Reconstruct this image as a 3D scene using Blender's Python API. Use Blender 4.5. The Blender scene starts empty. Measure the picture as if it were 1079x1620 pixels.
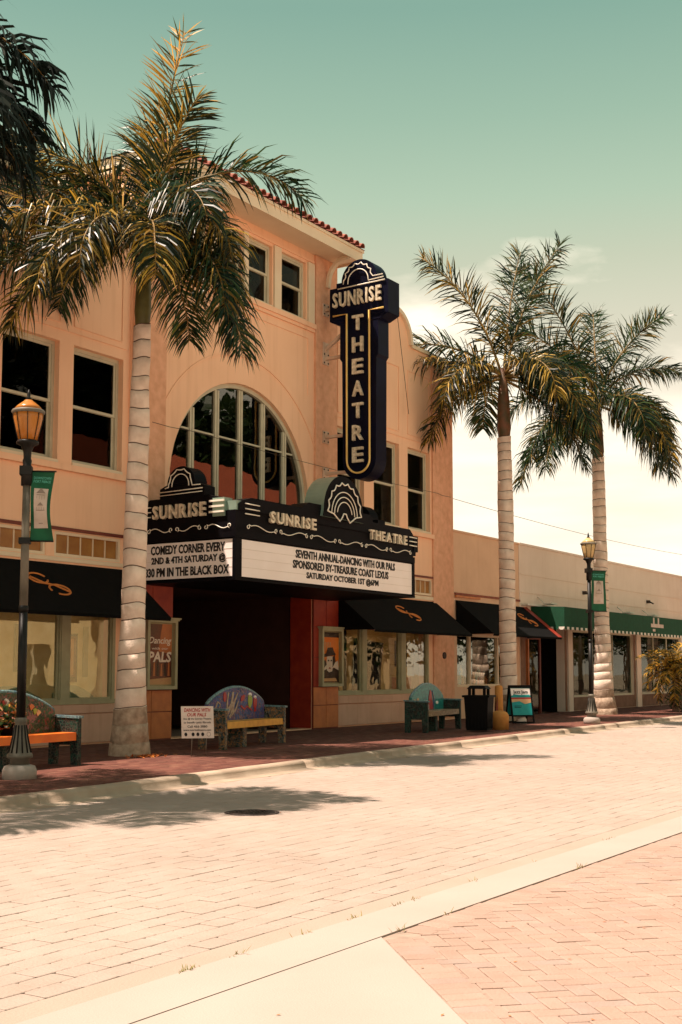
import bpy, bmesh, math, random
from mathutils import Vector, Matrix, noise
R = math.radians
PI = math.pi
rnd = random.Random(7)
SC = bpy.context.scene
COL = SC.collection

# ------------------------------------------------------------------ camera, light, sky
CAMY, CAMZ = -17.26, 1.40
YAW, PITCH = R(32.962), R(5.565)
fw = Vector((math.cos(YAW)*math.cos(PITCH), math.sin(YAW)*math.cos(PITCH), math.sin(PITCH)))
rt = Vector((math.sin(YAW), -math.cos(YAW), 0))
up = rt.cross(fw)
cd = bpy.data.cameras.new('camera')
cam = bpy.data.objects.new('camera', cd)
COL.objects.link(cam)
M3 = Matrix((rt, up, -fw)).transposed()
cam.matrix_world = Matrix.Translation((0, CAMY, CAMZ)) @ M3.to_4x4()
cd.sensor_fit = 'VERTICAL'
cd.sensor_height = 36
cd.sensor_width = 24
cd.lens = 1950/1620*36
cd.shift_y = 63/1620
cd.clip_end = 3000
SC.camera = cam

SC.view_settings.view_transform = 'Standard'
SC.view_settings.look = 'None'
SC.view_settings.gamma = 1
SC.view_settings.exposure = 1.66
SC.view_settings.use_curve_mapping = False

SUN = Vector((-1.05, 1.0, 3.2)).normalized()      # towards the sun
SUN_EL = math.asin(SUN.z)
SUN_AZ = math.atan2(SUN.x, SUN.y)
sl = bpy.data.lights.new('sun', 'SUN')
sl.energy = 3.0
sl.angle = R(0.55)
sl.color = (1.0, 0.825, 0.70)
so = bpy.data.objects.new('sun', sl)
so.rotation_euler = SUN.to_track_quat('Z', 'Y').to_euler()
so.location = (0, 0, 60)
COL.objects.link(so)

world = bpy.data.worlds.new('World')
SC.world = world
world.use_nodes = True
wn = world.node_tree.nodes
wl = world.node_tree.links
wn.clear()
wo = wn.new('ShaderNodeOutputWorld')
bg = wn.new('ShaderNodeBackground')
bg.inputs[1].default_value = 0.1
sky = wn.new('ShaderNodeTexSky')
sky.sky_type = 'NISHITA'
sky.sun_disc = False
sky.sun_elevation = SUN_EL
sky.sun_rotation = SUN_AZ
sky.air_density = 1.2
sky.dust_density = 3
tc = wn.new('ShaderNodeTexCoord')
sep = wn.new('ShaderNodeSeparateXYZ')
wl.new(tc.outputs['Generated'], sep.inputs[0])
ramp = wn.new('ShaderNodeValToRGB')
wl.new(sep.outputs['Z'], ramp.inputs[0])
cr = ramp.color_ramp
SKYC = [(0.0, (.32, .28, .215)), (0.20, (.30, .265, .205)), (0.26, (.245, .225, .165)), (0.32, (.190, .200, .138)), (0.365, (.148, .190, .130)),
        (0.42, (.110, .162, .112)), (0.49, (.074, .130, .094)), (1.0, (.14, .14, .115))]  # last stop, above the view, raised and warmed to fill the shadows
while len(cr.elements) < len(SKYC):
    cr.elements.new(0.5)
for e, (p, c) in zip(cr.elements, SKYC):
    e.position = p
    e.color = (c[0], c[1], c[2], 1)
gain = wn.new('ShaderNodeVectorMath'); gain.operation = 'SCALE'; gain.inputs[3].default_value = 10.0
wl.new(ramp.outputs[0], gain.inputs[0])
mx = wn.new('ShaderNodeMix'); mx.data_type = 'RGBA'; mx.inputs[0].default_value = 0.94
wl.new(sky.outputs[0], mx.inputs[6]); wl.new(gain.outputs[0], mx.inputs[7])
# clouds: soft cumulus low over the horizon
mp = wn.new('ShaderNodeMapping'); mp.inputs['Scale'].default_value = (2.2, 2.2, 6.0)
wl.new(tc.outputs['Generated'], mp.inputs[0])
nz = wn.new('ShaderNodeTexNoise'); nz.inputs['Scale'].default_value = 1.9; nz.inputs['Detail'].default_value = 7; nz.inputs['Roughness'].default_value = .52
wl.new(mp.outputs[0], nz.inputs['Vector'])
add = wn.new('ShaderNodeMath'); add.operation = 'MULTIPLY_ADD'; add.inputs[1].default_value = -3.3
wl.new(sep.outputs['Z'], add.inputs[0]); wl.new(nz.outputs[0], add.inputs[2])
cm = wn.new('ShaderNodeMapRange'); cm.inputs[1].default_value = -0.36; cm.inputs[2].default_value = -0.20
wl.new(add.outputs[0], cm.inputs[0])
nz2 = wn.new('ShaderNodeTexNoise'); nz2.inputs['Scale'].default_value = 3.0; nz2.inputs['Detail'].default_value = 5
mp2 = wn.new('ShaderNodeMapping'); mp2.inputs['Scale'].default_value = (1.3, 1.3, 9.0); mp2.inputs['Location'].default_value = (3, 1, 2)
wl.new(tc.outputs['Generated'], mp2.inputs[0]); wl.new(mp2.outputs[0], nz2.inputs['Vector'])
cc = wn.new('ShaderNodeValToRGB')
cc.color_ramp.elements[0].position = .34; cc.color_ramp.elements[0].color = (.36, .315, .25, 1)
cc.color_ramp.elements[1].position = .60; cc.color_ramp.elements[1].color = (.43, .385, .31, 1)
wl.new(nz2.outputs[0], cc.inputs[0])
g2 = wn.new('ShaderNodeVectorMath'); g2.operation = 'SCALE'; g2.inputs[3].default_value = 10.0
wl.new(cc.outputs[0], g2.inputs[0])
mx2 = wn.new('ShaderNodeMix'); mx2.data_type = 'RGBA'
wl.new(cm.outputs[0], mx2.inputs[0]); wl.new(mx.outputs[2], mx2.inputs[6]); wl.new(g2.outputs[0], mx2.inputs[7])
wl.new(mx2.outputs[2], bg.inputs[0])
wl.new(bg.outputs[0], wo.inputs[0])

# ------------------------------------------------------------------ materials
MATS = {}
def mat(name, c1, c2=None, rough=.7, scale=3., bump=0., bscale=40., spec=.4, metal=0., isl=None, obr=None, detail=5, voro=None, stain=None):
    """c1/c2 noise mix; isl / obr: list of colours picked per island / per object"""
    if name in MATS:
        return MATS[name]
    m = bpy.data.materials.new(name); m.use_nodes = True
    n = m.node_tree.nodes; l = m.node_tree.links
    b = n['Principled BSDF']
    b.inputs['Roughness'].default_value = rough
    b.inputs['Specular IOR Level'].default_value = spec
    b.inputs['Metallic'].default_value = metal
    t = n.new('ShaderNodeTexCoord')
    if c2 is None: c2 = tuple(x*.82 for x in c1)
    nn = n.new('ShaderNodeTexNoise'); nn.inputs['Scale'].default_value = scale; nn.inputs['Detail'].default_value = detail
    geo = n.new('ShaderNodeNewGeometry')
    l.new(geo.outputs['Position'], nn.inputs['Vector'])
    r = n.new('ShaderNodeValToRGB')
    r.color_ramp.elements[0].position = .32; r.color_ramp.elements[1].position = .68
    r.color_ramp.elements[0].color = (*c2, 1); r.color_ramp.elements[1].color = (*c1, 1)
    l.new(nn.outputs[0], r.inputs[0])
    out = r.outputs[0]
    if isl or obr:
        src = geo.outputs['Random Per Island']
        if obr:
            oi = n.new('ShaderNodeObjectInfo'); src = oi.outputs['Random']
        cols = isl or obr
        rr = n.new('ShaderNodeValToRGB')
        rr.color_ramp.interpolation = 'LINEAR'
        while len(rr.color_ramp.elements) < len(cols): rr.color_ramp.elements.new(.5)
        for i, (e, c) in enumerate(zip(rr.color_ramp.elements, cols)):
            e.position = i/max(1, len(cols)-1); e.color = (*c, 1)
        l.new(src, rr.inputs[0])
        q = n.new('ShaderNodeMix'); q.data_type = 'RGBA'; q.blend_type = 'MULTIPLY'; q.inputs[0].default_value = 1
        l.new(rr.outputs[0], q.inputs[6]); l.new(out, q.inputs[7]); out = q.outputs[2]
        n3 = n.new('ShaderNodeTexNoise'); n3.inputs['Scale'].default_value = .55; n3.inputs['Detail'].default_value = 7; n3.inputs['Roughness'].default_value = .62
        l.new(geo.outputs['Position'], n3.inputs['Vector'])
        r3 = n.new('ShaderNodeValToRGB'); r3.color_ramp.elements[0].position = .30; r3.color_ramp.elements[1].position = .62
        r3.color_ramp.elements[0].color = (.90, .875, .855, 1); r3.color_ramp.elements[1].color = (1.02, 1.01, 1.0, 1)
        l.new(n3.outputs[0], r3.inputs[0])
        q3 = n.new('ShaderNodeMix'); q3.data_type = 'RGBA'; q3.blend_type = 'MULTIPLY'; q3.inputs[0].default_value = 1
        l.new(out, q3.inputs[6]); l.new(r3.outputs[0], q3.inputs[7]); out = q3.outputs[2]
    if voro:
        vs, cols, edge = voro
        v = n.new('ShaderNodeTexVoronoi'); v.inputs['Scale'].default_value = vs
        l.new(geo.outputs['Position'], v.inputs['Vector'])
        big = n.new('ShaderNodeTexNoise'); big.inputs['Scale'].default_value = vs*.14; big.inputs['Detail'].default_value = 2; big.inputs['Distortion'].default_value = 1.6
        l.new(geo.outputs['Position'], big.inputs['Vector'])
        s1 = n.new('ShaderNodeSeparateColor'); l.new(v.outputs['Color'], s1.inputs[0])
        ma = n.new('ShaderNodeMath'); ma.operation = 'MULTIPLY_ADD'; ma.inputs[1].default_value = .35
        l.new(s1.outputs[0], ma.inputs[0]); l.new(big.outputs[0], ma.inputs[2])
        mb = n.new('ShaderNodeMapRange'); mb.inputs[1].default_value = .4; mb.inputs[2].default_value = .95
        l.new(ma.outputs[0], mb.inputs[0])
        rv = n.new('ShaderNodeValToRGB'); rv.color_ramp.interpolation = 'CONSTANT'
        while len(rv.color_ramp.elements) < len(cols): rv.color_ramp.elements.new(.5)
        for i, (e, c) in enumerate(zip(rv.color_ramp.elements, cols)):
            e.position = i/len(cols); e.color = (*c, 1)
        l.new(mb.outputs[0], rv.inputs[0])
        ve = n.new('ShaderNodeTexVoronoi'); ve.feature = 'DISTANCE_TO_EDGE'; ve.inputs['Scale'].default_value = vs
        l.new(geo.outputs['Position'], ve.inputs['Vector'])
        gt = n.new('ShaderNodeMath'); gt.operation = 'GREATER_THAN'; gt.inputs[1].default_value = edge
        l.new(ve.outputs['Distance'], gt.inputs[0])
        q = n.new('ShaderNodeMix'); q.data_type = 'RGBA'; q.inputs[6].default_value = (.10, .085, .07, 1)
        l.new(gt.outputs[0], q.inputs[0]); l.new(rv.outputs[0], q.inputs[7]); out = q.outputs[2]
    if stain:
        # vertical run-down dirt streaks
        mm = n.new('ShaderNodeMapping'); mm.inputs['Scale'].default_value = (2.6, 2.6, .16)
        l.new(geo.outputs['Position'], mm.inputs[0])
        ns = n.new('ShaderNodeTexNoise'); ns.inputs['Scale'].default_value = 2.2; ns.inputs['Detail'].default_value = 6
        l.new(mm.outputs[0], ns.inputs['Vector'])
        rs = n.new('ShaderNodeMapRange'); rs.inputs[1].default_value = .52; rs.inputs[2].default_value = .75; rs.inputs[4].default_value = stain
        l.new(ns.outputs[0], rs.inputs[0])
        q = n.new('ShaderNodeMix'); q.data_type = 'RGBA'; q.blend_type = 'MULTIPLY'; q.inputs[7].default_value = (.62, .5, .4, 1)
        l.new(rs.outputs[0], q.inputs[0]); l.new(out, q.inputs[6]); out = q.outputs[2]
    l.new(out, b.inputs['Base Color'])
    if bump:
        nb = n.new('ShaderNodeTexNoise'); nb.inputs['Scale'].default_value = bscale; nb.inputs['Detail'].default_value = 6
        l.new(geo.outputs['Position'], nb.inputs['Vector'])
        bp = n.new('ShaderNodeBump'); bp.inputs['Strength'].default_value = bump; bp.inputs['Distance'].default_value = .02
        l.new(nb.outputs[0], bp.inputs['Height']); l.new(bp.outputs[0], b.inputs['Normal'])
    MATS[name] = m
    return m

def glass(name, tint=(.8, .85, .8), base=.07, gain_=1.0):
    m = bpy.data.materials.new(name); m.use_nodes = True
    n = m.node_tree.nodes; l = m.node_tree.links
    n.clear()
    o = n.new('ShaderNodeOutputMaterial')
    g = n.new('ShaderNodeBsdfGlossy'); g.inputs['Roughness'].default_value = .01; g.inputs[0].default_value = (.95, .93, .85, 1)
    t = n.new('ShaderNodeBsdfTransparent'); t.inputs[0].default_value = (*tint, 1)
    f = n.new('ShaderNodeLayerWeight'); f.inputs[0].default_value = .5
    pw = n.new('ShaderNodeMath'); pw.operation = 'POWER'; pw.inputs[1].default_value = 5
    a = n.new('ShaderNodeMath'); a.operation = 'MULTIPLY_ADD'; a.inputs[1].default_value = gain_*.9; a.inputs[2].default_value = base+.03*gain_; a.use_clamp = True
    ng = n.new('ShaderNodeTexNoise'); ng.inputs['Scale'].default_value = 1.3
    geo = n.new('ShaderNodeNewGeometry'); l.new(geo.outputs['Position'], ng.inputs['Vector'])
    bp = n.new('ShaderNodeBump'); bp.inputs['Strength'].default_value = .12; bp.inputs['Distance'].default_value = .02
    l.new(ng.outputs[0], bp.inputs['Height']); l.new(bp.outputs[0], g.inputs['Normal'])
    x = n.new('ShaderNodeMixShader')
    l.new(f.outputs['Facing'], pw.inputs[0]); l.new(pw.outputs[0], a.inputs[0]); l.new(a.outputs[0], x.inputs[0])
    l.new(t.outputs[0], x.inputs[1]); l.new(g.outputs[0], x.inputs[2]); l.new(x.outputs[0], o.inputs[0])
    MATS[name] = m
    return m

def leafmat(name, cols, trans=.35, rough=.42):
    m = bpy.data.materials.new(name); m.use_nodes = True
    n = m.node_tree.nodes; l = m.node_tree.links
    b = n['Principled BSDF']; b.inputs['Roughness'].default_value = rough
    b.inputs['Specular IOR Level'].default_value = .22
    geo = n.new('ShaderNodeNewGeometry')
    r = n.new('ShaderNodeValToRGB')
    while len(r.color_ramp.elements) < len(cols): r.color_ramp.elements.new(.5)
    for e, (p, c) in zip(r.color_ramp.elements, cols): e.position = p; e.color = (*c, 1)
    l.new(geo.outputs['Random Per Island'], r.inputs[0])
    nn = n.new('ShaderNodeTexNoise'); nn.inputs['Scale'].default_value = 1.1
    l.new(geo.outputs['Position'], nn.inputs['Vector'])
    hs = n.new('ShaderNodeHueSaturation')
    mr = n.new('ShaderNodeMapRange'); mr.inputs[1].default_value = .3; mr.inputs[2].default_value = .7; mr.inputs[3].default_value = .7; mr.inputs[4].default_value = 1.35
    l.new(nn.outputs[0], mr.inputs[0]); l.new(mr.outputs[0], hs.inputs['Value']); l.new(r.outputs[0], hs.inputs['Color'])
    l.new(hs.outputs[0], b.inputs['Base Color'])
    t = n.new('ShaderNodeBsdfTranslucent')
    h2 = n.new('ShaderNodeHueSaturation'); h2.inputs['Value'].default_value = 1.7; h2.inputs['Hue'].default_value = .488
    l.new(hs.outputs[0], h2.inputs['Color']); l.new(h2.outputs[0], t.inputs[0])
    x = n.new('ShaderNodeMixShader'); x.inputs[0].default_value = trans
    l.new(b.outputs[0], x.inputs[1]); l.new(t.outputs[0], x.inputs[2])
    l.new(x.outputs[0], n['Material Output'].inputs[0])
    MATS[name] = m
    return m

PEACH = mat('painted_stucco', (.96, .585, .375), (.92, .545, .34), rough=.8, scale=.9, bump=.12, bscale=60, stain=.22)
ROUGH = mat('rough_stucco', (.84, .45, .28), (.71, .36, .21), rough=.9, scale=6, bump=.9, bscale=9, stain=.2)
TRIM = mat('cream_trim', (.82, .66, .47), (.76, .60, .42), rough=.6, scale=2)
SASH = mat('sash_paint', (.60, .55, .40), (.52, .46, .33), rough=.55, scale=4)
SAGE = mat('sage_frame', (.40, .37, .22), (.33, .30, .18), rough=.5, scale=4)
PINKW = mat('pink_plinth', (.70, .42, .30), (.62, .36, .25), rough=.8, scale=2, bump=.1, stain=.4)
BLACK = mat('black_enamel', (.005, .004, .006), (.003, .003, .004), rough=.5, scale=3, spec=.06)
NAVY = mat('navy_enamel', (.004, .005, .020), (.003, .003, .010), rough=.45, scale=3, spec=.08)
CANVAS = mat('black_canvas', (.006, .006, .006), (.004, .004, .004), rough=.95, scale=8, spec=.1)
LOBBY = mat('lobby_wall', (.055, .022, .015), (.04, .016, .011), rough=.8, spec=.1)
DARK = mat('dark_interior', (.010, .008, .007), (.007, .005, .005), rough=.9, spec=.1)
WHITEP = mat('letter_track_panel', (.96, .86, .82), (.92, .81, .76), rough=.45, scale=2)
LETBLK = mat('black_letter', (.012, .010, .010), rough=.6)
NEON = mat('cream_tube', (.95, .88, .75), (.9, .8, .66), rough=.3)
GOLD = mat('yellow_tube', (.95, .66, .22), (.9, .55, .16), rough=.3)
LETCREAM = mat('channel_letter', (.88, .76, .58), (.5, .40, .28), rough=.4, scale=14)
MINT = mat('mint_metal', (.30, .42, .34), (.22, .32, .26), rough=.35, metal=.3)
REDT = mat('red_tile', (.34, .035, .012), (.25, .02, .01), rough=.5, scale=5)
ORT = mat('orange_tile', (.62, .20, .06), (.50, .15, .05), rough=.5, scale=5)
MAROON = mat('maroon_paint', (.20, .045, .025), (.15, .03, .02), rough=.6)
TERRA = mat('terracotta', (.34, .10, .06), (.22, .06, .04), rough=.8, scale=6)
CONC = mat('pale_concrete', (.385, .32, .275), (.36, .295, .25), rough=.85, scale=1.2, bump=.15, bscale=90, stain=None)
KERB = mat('kerb_concrete', (.44, .34, .25), (.33, .24, .17), rough=.85, scale=2.2, bump=.3, bscale=50)
GUTTER = mat('gutter_concrete', (.36, .285, .23), (.33, .26, .205), rough=.9, scale=2, bump=.25, bscale=70)
JOINT = mat('joint_sand', (.36, .275, .215), (.28, .20, .155), rough=1, scale=14)
PAVC = [(.372, .297, .250), (.364, .289, .243), (.380, .305, .258), (.367, .290, .240)]
PAV = mat('road_paver', (1, 1, 1), (.93, .91, .89), rough=.85, scale=5, bump=.35, bscale=55, isl=PAVC)
PAVO = mat('road_paver_single', (1, 1, 1), (.93, .91, .89), rough=.85, scale=5, bump=.35, bscale=55, obr=PAVC)
BRC = [(.36, .25, .20), (.368, .26, .208), (.353, .24, .19), (.38, .275, .222), (.368, .252, .198), (.342, .252, .212)]
BRK = mat('plaza_brick', (1, 1, 1), (.93, .90, .88), rough=.85, scale=6, bump=.3, bscale=60, isl=BRC)
BRKO = mat('plaza_brick_single', (1, 1, 1), (.93, .90, .88), rough=.85, scale=6, bump=.3, bscale=60, obr=BRC)
SWB = mat('sidewalk_brick', (1, 1, 1), (.85, .8, .8), rough=.85, scale=4, bump=.3, bscale=50,
          isl=[(.115, .034, .022), (.165, .056, .036), (.095, .028, .018), (.20, .085, .052)])
IRON = mat('cast_iron', (.05, .03, .022), (.03, .018, .014), rough=.6, scale=20, bump=.5, bscale=60)
POST = mat('green_black_post', (.014, .012, .010), (.008, .008, .007), rough=.45, scale=8, spec=.2)
POSTG = mat('grey_post', (.20, .17, .13), (.09, .08, .06), rough=.6, scale=3)  # grey metal; also the sunlit tone painted on the left lamp's upper shaft
AMBER = mat('amber_lens', (.50, .20, .04), (.42, .14, .02), rough=.25, scale=3)
AMBER2 = mat('pale_lens', (.60, .42, .20), (.52, .34, .14), rough=.25, scale=3)
GREENB = mat('green_banner', (.005, .11, .045), (.003, .065, .028), rough=.7, scale=5)
BPRINT = mat('banner_print', (.62, .50, .44), (.5, .38, .3), rough=.7, scale=6)
BTEXT = mat('banner_text', (.12, .5, .38), rough=.7)
BUILDT = mat('banner_sketch', (.30, .22, .18), rough=.7)
GREENA = mat('green_canvas', (.003, .065, .027), (.002, .05, .02), rough=.85, scale=6)
WHITE = mat('white_paint', (.78, .72, .62), rough=.6)
TRUNK = mat('palm_bark', (.86, .69, .57), (.64, .48, .38), rough=.9, scale=3.5, bump=.6, bscale=26, detail=8, spec=.12)
RING = mat('palm_ring', (.17, .11, .075), (.10, .06, .04), rough=1, scale=9)
FIBRE = mat('root_bark', (.50, .37, .27), (.28, .19, .13), rough=1, scale=9, bump=1, bscale=22)
SHAFT = mat('crownshaft', (.20, .075, .035), (.07, .06, .025), rough=.6, scale=4)
SHAFTG = mat('green_crownshaft', (.13, .12, .035), (.08, .07, .02), rough=.5, scale=4)
RACH = mat('frond_stalk', (.30, .17, .035), (.2, .12, .03), rough=.6)
LEAF = leafmat('palm_leaf', [(0, (.003, .009, .005)), (.5, (.011, .036, .017)), (.74, (.045, .070, .014)), (.90, (.12, .075, .012)), (1, (.34, .21, .05))], trans=.22, rough=.36)
LEAFB = leafmat('bronze_leaf', [(0, (.003, .009, .005)), (.42, (.012, .024, .009)), (.64, (.06, .052, .010)), (.84, (.32, .20, .02)), (1, (.55, .36, .10))], trans=.25, rough=.35)
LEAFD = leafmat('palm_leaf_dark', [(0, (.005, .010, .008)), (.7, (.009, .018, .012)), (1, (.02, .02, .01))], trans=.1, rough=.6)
LEAFY = leafmat('golden_leaf', [(0, (.008, .02, .008)), (.35, (.06, .06, .01)), (.65, (.40, .21, .015)), (1, (.62, .36, .05))])
SHRUB = leafmat('shrub_leaf', [(0, (.015, .04, .012)), (.7, (.04, .08, .02)), (1, (.3, .08, .05))])
CROTON = leafmat('croton_leaf', [(0, (.03, .08, .02)), (.4, (.25, .04, .03)), (.75, (.5, .25, .04)), (1, (.6, .25, .2))], trans=.1)
WEED = leafmat('dry_weed', [(0, (.30, .20, .06)), (1, (.16, .16, .05))], trans=.2)
LITTER = leafmat('leaf_litter', [(0, (.40, .08, .02)), (1, (.55, .2, .04))], trans=.1)
LOWP = mat('low_peach_wall', (.80, .52, .34), (.72, .45, .29), rough=.85, scale=1.2, bump=.15, stain=.15)
LOWC = mat('low_cream_wall', (.82, .67, .56), (.76, .61, .50), rough=.85, scale=1.2, bump=.15, stain=.15)
YEL = mat('display_cream', (.78, .52, .22), (.64, .40, .14), rough=.7)
DISP = mat('display_pale', (.88, .72, .42), (.76, .58, .30), rough=.7)  # brightened to carry the reflected street in the left shop window
STEEL = mat('steel', (.30, .24, .19), (.22, .17, .13), rough=.5, metal=.4)
BRKT = mat('painted_bracket', (.72, .55, .42), (.6, .4, .28), rough=.6)
WIRE = mat('wire', (.05, .035, .03), rough=.7)
POT = mat('bollard_paint', (.58, .26, .06), (.46, .19, .045), rough=.8, scale=5)
TRASH = mat('black_can', (.006, .005, .005), rough=.6, spec=.08)
LOGO = mat('orange_logo', (.62, .20, .04), rough=.7)
YELSEAT = mat('yellow_seat', (.80, .40, .05), (.62, .26, .03), rough=.4, scale=7)
ORSEAT = mat('orange_seat', (.85, .20, .02), (.75, .14, .015), rough=.4, scale=4)
MOSEAT = mat('mosaic_seat', (.5, .4, .3), voro=(26, [(.32, .20, .10), (.45, .3, .16), (.2, .12, .06), (.5, .38, .24)], .04), rough=.4)
MOSIDE = mat('mosaic_side', (.5, .4, .3), voro=(24, [(.02, .05, .04), (.16, .10, .06), (.34, .17, .07), (.05, .08, .08), (.2, .17, .13), (.012, .02, .02)], .05), rough=.45, spec=.2)
MODARK = mat('mosaic_dark', (.5, .4, .3), voro=(24, [(.006, .03, .02), (.01, .055, .04), (.006, .015, .015), (.02, .02, .012)], .05), rough=.5, spec=.15)
MOBLUE = mat('mosaic_blue', (.5, .4, .3), voro=(20, [(.01, .06, .20), (.06, .05, .18), (.14, .08, .22), (.015, .10, .28), (.14, .06, .14), (.24, .15, .18), (.01, .03, .12)], .045), rough=.4, spec=.2)
MOTEAL = mat('mosaic_teal', (.5, .4, .3), voro=(18, [(.0, .20, .19), (.01, .26, .23), (.0, .15, .16), (.03, .30, .26), (.0, .22, .22)], .03), rough=.3)
MOFLOW = mat('mosaic_flower', (.5, .4, .3), voro=(22, [(.008, .04, .01), (.02, .08, .015), (.01, .02, .01), (.18, .05, .03), (.02, .05, .015), (.02, .07, .02), (.22, .1, .1)], .04), rough=.35)
MOTREE = mat('mosaic_cream', (.45, .34, .24), (.25, .16, .12), rough=.4, scale=20)
MORED = mat('mosaic_red', (.42, .02, .015), rough=.35)
MOYG = mat('mosaic_lime', (.30, .36, .04), rough=.35)
MOCAP = mat('mosaic_cap', (.5, .4, .3), voro=(30, [(.12, .25, .28), (.2, .34, .34), (.08, .18, .22)], .05), rough=.35)
POSTER1 = mat('red_poster', (.20, .03, .012), (.07, .015, .01), rough=.4, scale=3)
POSTER2 = mat('orange_poster', (.85, .16, .01), (.8, .24, .02), rough=.4, scale=2)
POSTDK = mat('poster_dark', (.03, .012, .010), rough=.5)
TEALP = mat('teal_print', (.0, .26, .28), (.01, .36, .34), rough=.5, scale=6)
SANDP = mat('sand_print', (.7, .40, .2), rough=.5)
REDPR = mat('red_print', (.45, .02, .02), rough=.6)
PALEP = mat('poster_paper', (.80, .70, .62), rough=.6)
ROOFM = mat('flat_roof', (.3, .26, .22), rough=.9)
OPPC = mat('opposite_wall', (.62, .47, .30), (.56, .41, .25), rough=.85)
OPPR = mat('opposite_roof', (.40, .085, .035), rough=.85)
AMBP = mat('amber_transom', (.42, .20, .05), (.30, .12, .03), rough=.35)
GL = glass('window_glass', (.5, .52, .5), -.012, .8)
GLA = glass('arch_glass', (.5, .5, .5), .07, 1.0)
GLS = glass('shop_glass', (.95, .95, .9), .07, 1.0)
GLC = glass('case_glass', (.95, .93, .9), -.01, .6)

# ------------------------------------------------------------------ mesh helper
class MB:
    def __init__(s, frame=None):
        s.v = []; s.f = []; s.mi = []; s.mats = []; s.fr = frame; s.sm = []
    def m(s, mt):
        if mt not in s.mats: s.mats.append(mt)
        return s.mats.index(mt)
    def raw(s, vs, fs, mt, smooth=False):
        b = len(s.v)
        for p in vs:
            p = Vector(p)
            if s.fr:
                o, a, c, d = s.fr
                p = o + a*p.x + c*p.y + d*p.z
            s.v.append(p)
        k = s.m(mt)
        for f in fs:
            s.f.append(tuple(b+i for i in f)); s.mi.append(k); s.sm.append(smooth)
        return s
    def box(s, x0, x1, y0, y1, z0, z1, mt):
        return s.raw([(x0,y0,z0),(x1,y0,z0),(x1,y1,z0),(x0,y1,z0),(x0,y0,z1),(x1,y0,z1),(x1,y1,z1),(x0,y1,z1)],
              [(0,3,2,1),(4,5,6,7),(0,1,5,4),(1,2,6,5),(2,3,7,6),(3,0,4,7)], mt)
    def tube(s, pts, r, mt, n=8, r2=None, cap=True):
        pts = [Vector(p) for p in pts]; vs = []; fs = []
        N = len(pts); prev = None
        for i, p in enumerate(pts):
            t = (pts[min(i+1, N-1)] - pts[max(i-1, 0)]).normalized()
            a = prev if prev is not None else (Vector((0,0,1)) if abs(t.z) < .9 else Vector((1,0,0)))
            u = (a - t*a.dot(t)).normalized(); w = t.cross(u); prev = u
            if isinstance(r, (list, tuple)): rr = r[i]
            else: rr = r if r2 is None else r + (r2-r)*i/(N-1)
            for k in range(n):
                an = 2*PI*k/n
                vs.append(p + (u*math.cos(an) + w*math.sin(an))*rr)
        for i in range(N-1):
            for k in range(n):
                a = i*n+k; b = i*n+(k+1)%n
                fs.append((a, b, b+n, a+n))
        if cap:
            fs.append(tuple(range(n-1, -1, -1))); fs.append(tuple(range((N-1)*n, N*n)))
        return s.raw(vs, fs, mt, smooth=n > 4)
    def lathe(s, prof, mt, n=16, c=(0,0,0), smooth=True):
        vs = []; fs = []
        for (r, z) in prof:
            for k in range(n):
                a = 2*PI*k/n
                vs.append((c[0]+r*math.cos(a), c[1]+r*math.sin(a), c[2]+z))
        for i in range(len(prof)-1):
            for k in range(n):
                a = i*n+k; b = i*n+(k+1)%n
                fs.append((a, b, b+n, a+n))
        fs.append(tuple(range(n-1, -1, -1))); fs.append(tuple(range((len(prof)-1)*n, len(prof)*n)))
        return s.raw(vs, fs, mt, smooth)
    def prism(s, pts, d0, d1, mt, mt_side=None):
        """polygon pts (a,b) in local xy, extruded along local z from d0 to d1 (d1 is the face seen)"""
        n = len(pts)
        s.raw([(a,b,d1) for a,b in pts], [tuple(range(n))], mt)
        s.raw([(a,b,d0) for a,b in pts], [tuple(range(n-1,-1,-1))], mt_side or mt)
        vs = [(a,b,d0) for a,b in pts]+[(a,b,d1) for a,b in pts]
        return s.raw(vs, [(i,(i+1)%n,(i+1)%n+n,i+n) for i in range(n)], mt_side or mt)
    def build(s, name, parent=None, label=None, cat=None, group=None, kind=None, fix=True):
        me = bpy.data.meshes.new(name)
        me.from_pydata([tuple(p) for p in s.v], [], s.f)
        for m_ in s.mats: me.materials.append(m_)
        me.polygons.foreach_set('material_index', s.mi)
        me.polygons.foreach_set('use_smooth', s.sm)
        if fix:
            bm = bmesh.new(); bm.from_mesh(me)
            bmesh.ops.recalc_face_normals(bm, faces=bm.faces); bm.to_mesh(me); bm.free()
        me.update()
        o = bpy.data.objects.new(name, me)
        COL.objects.link(o)
        if parent:
            o.parent = parent
        tag(o, label, cat, group, kind)
        return o

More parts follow.
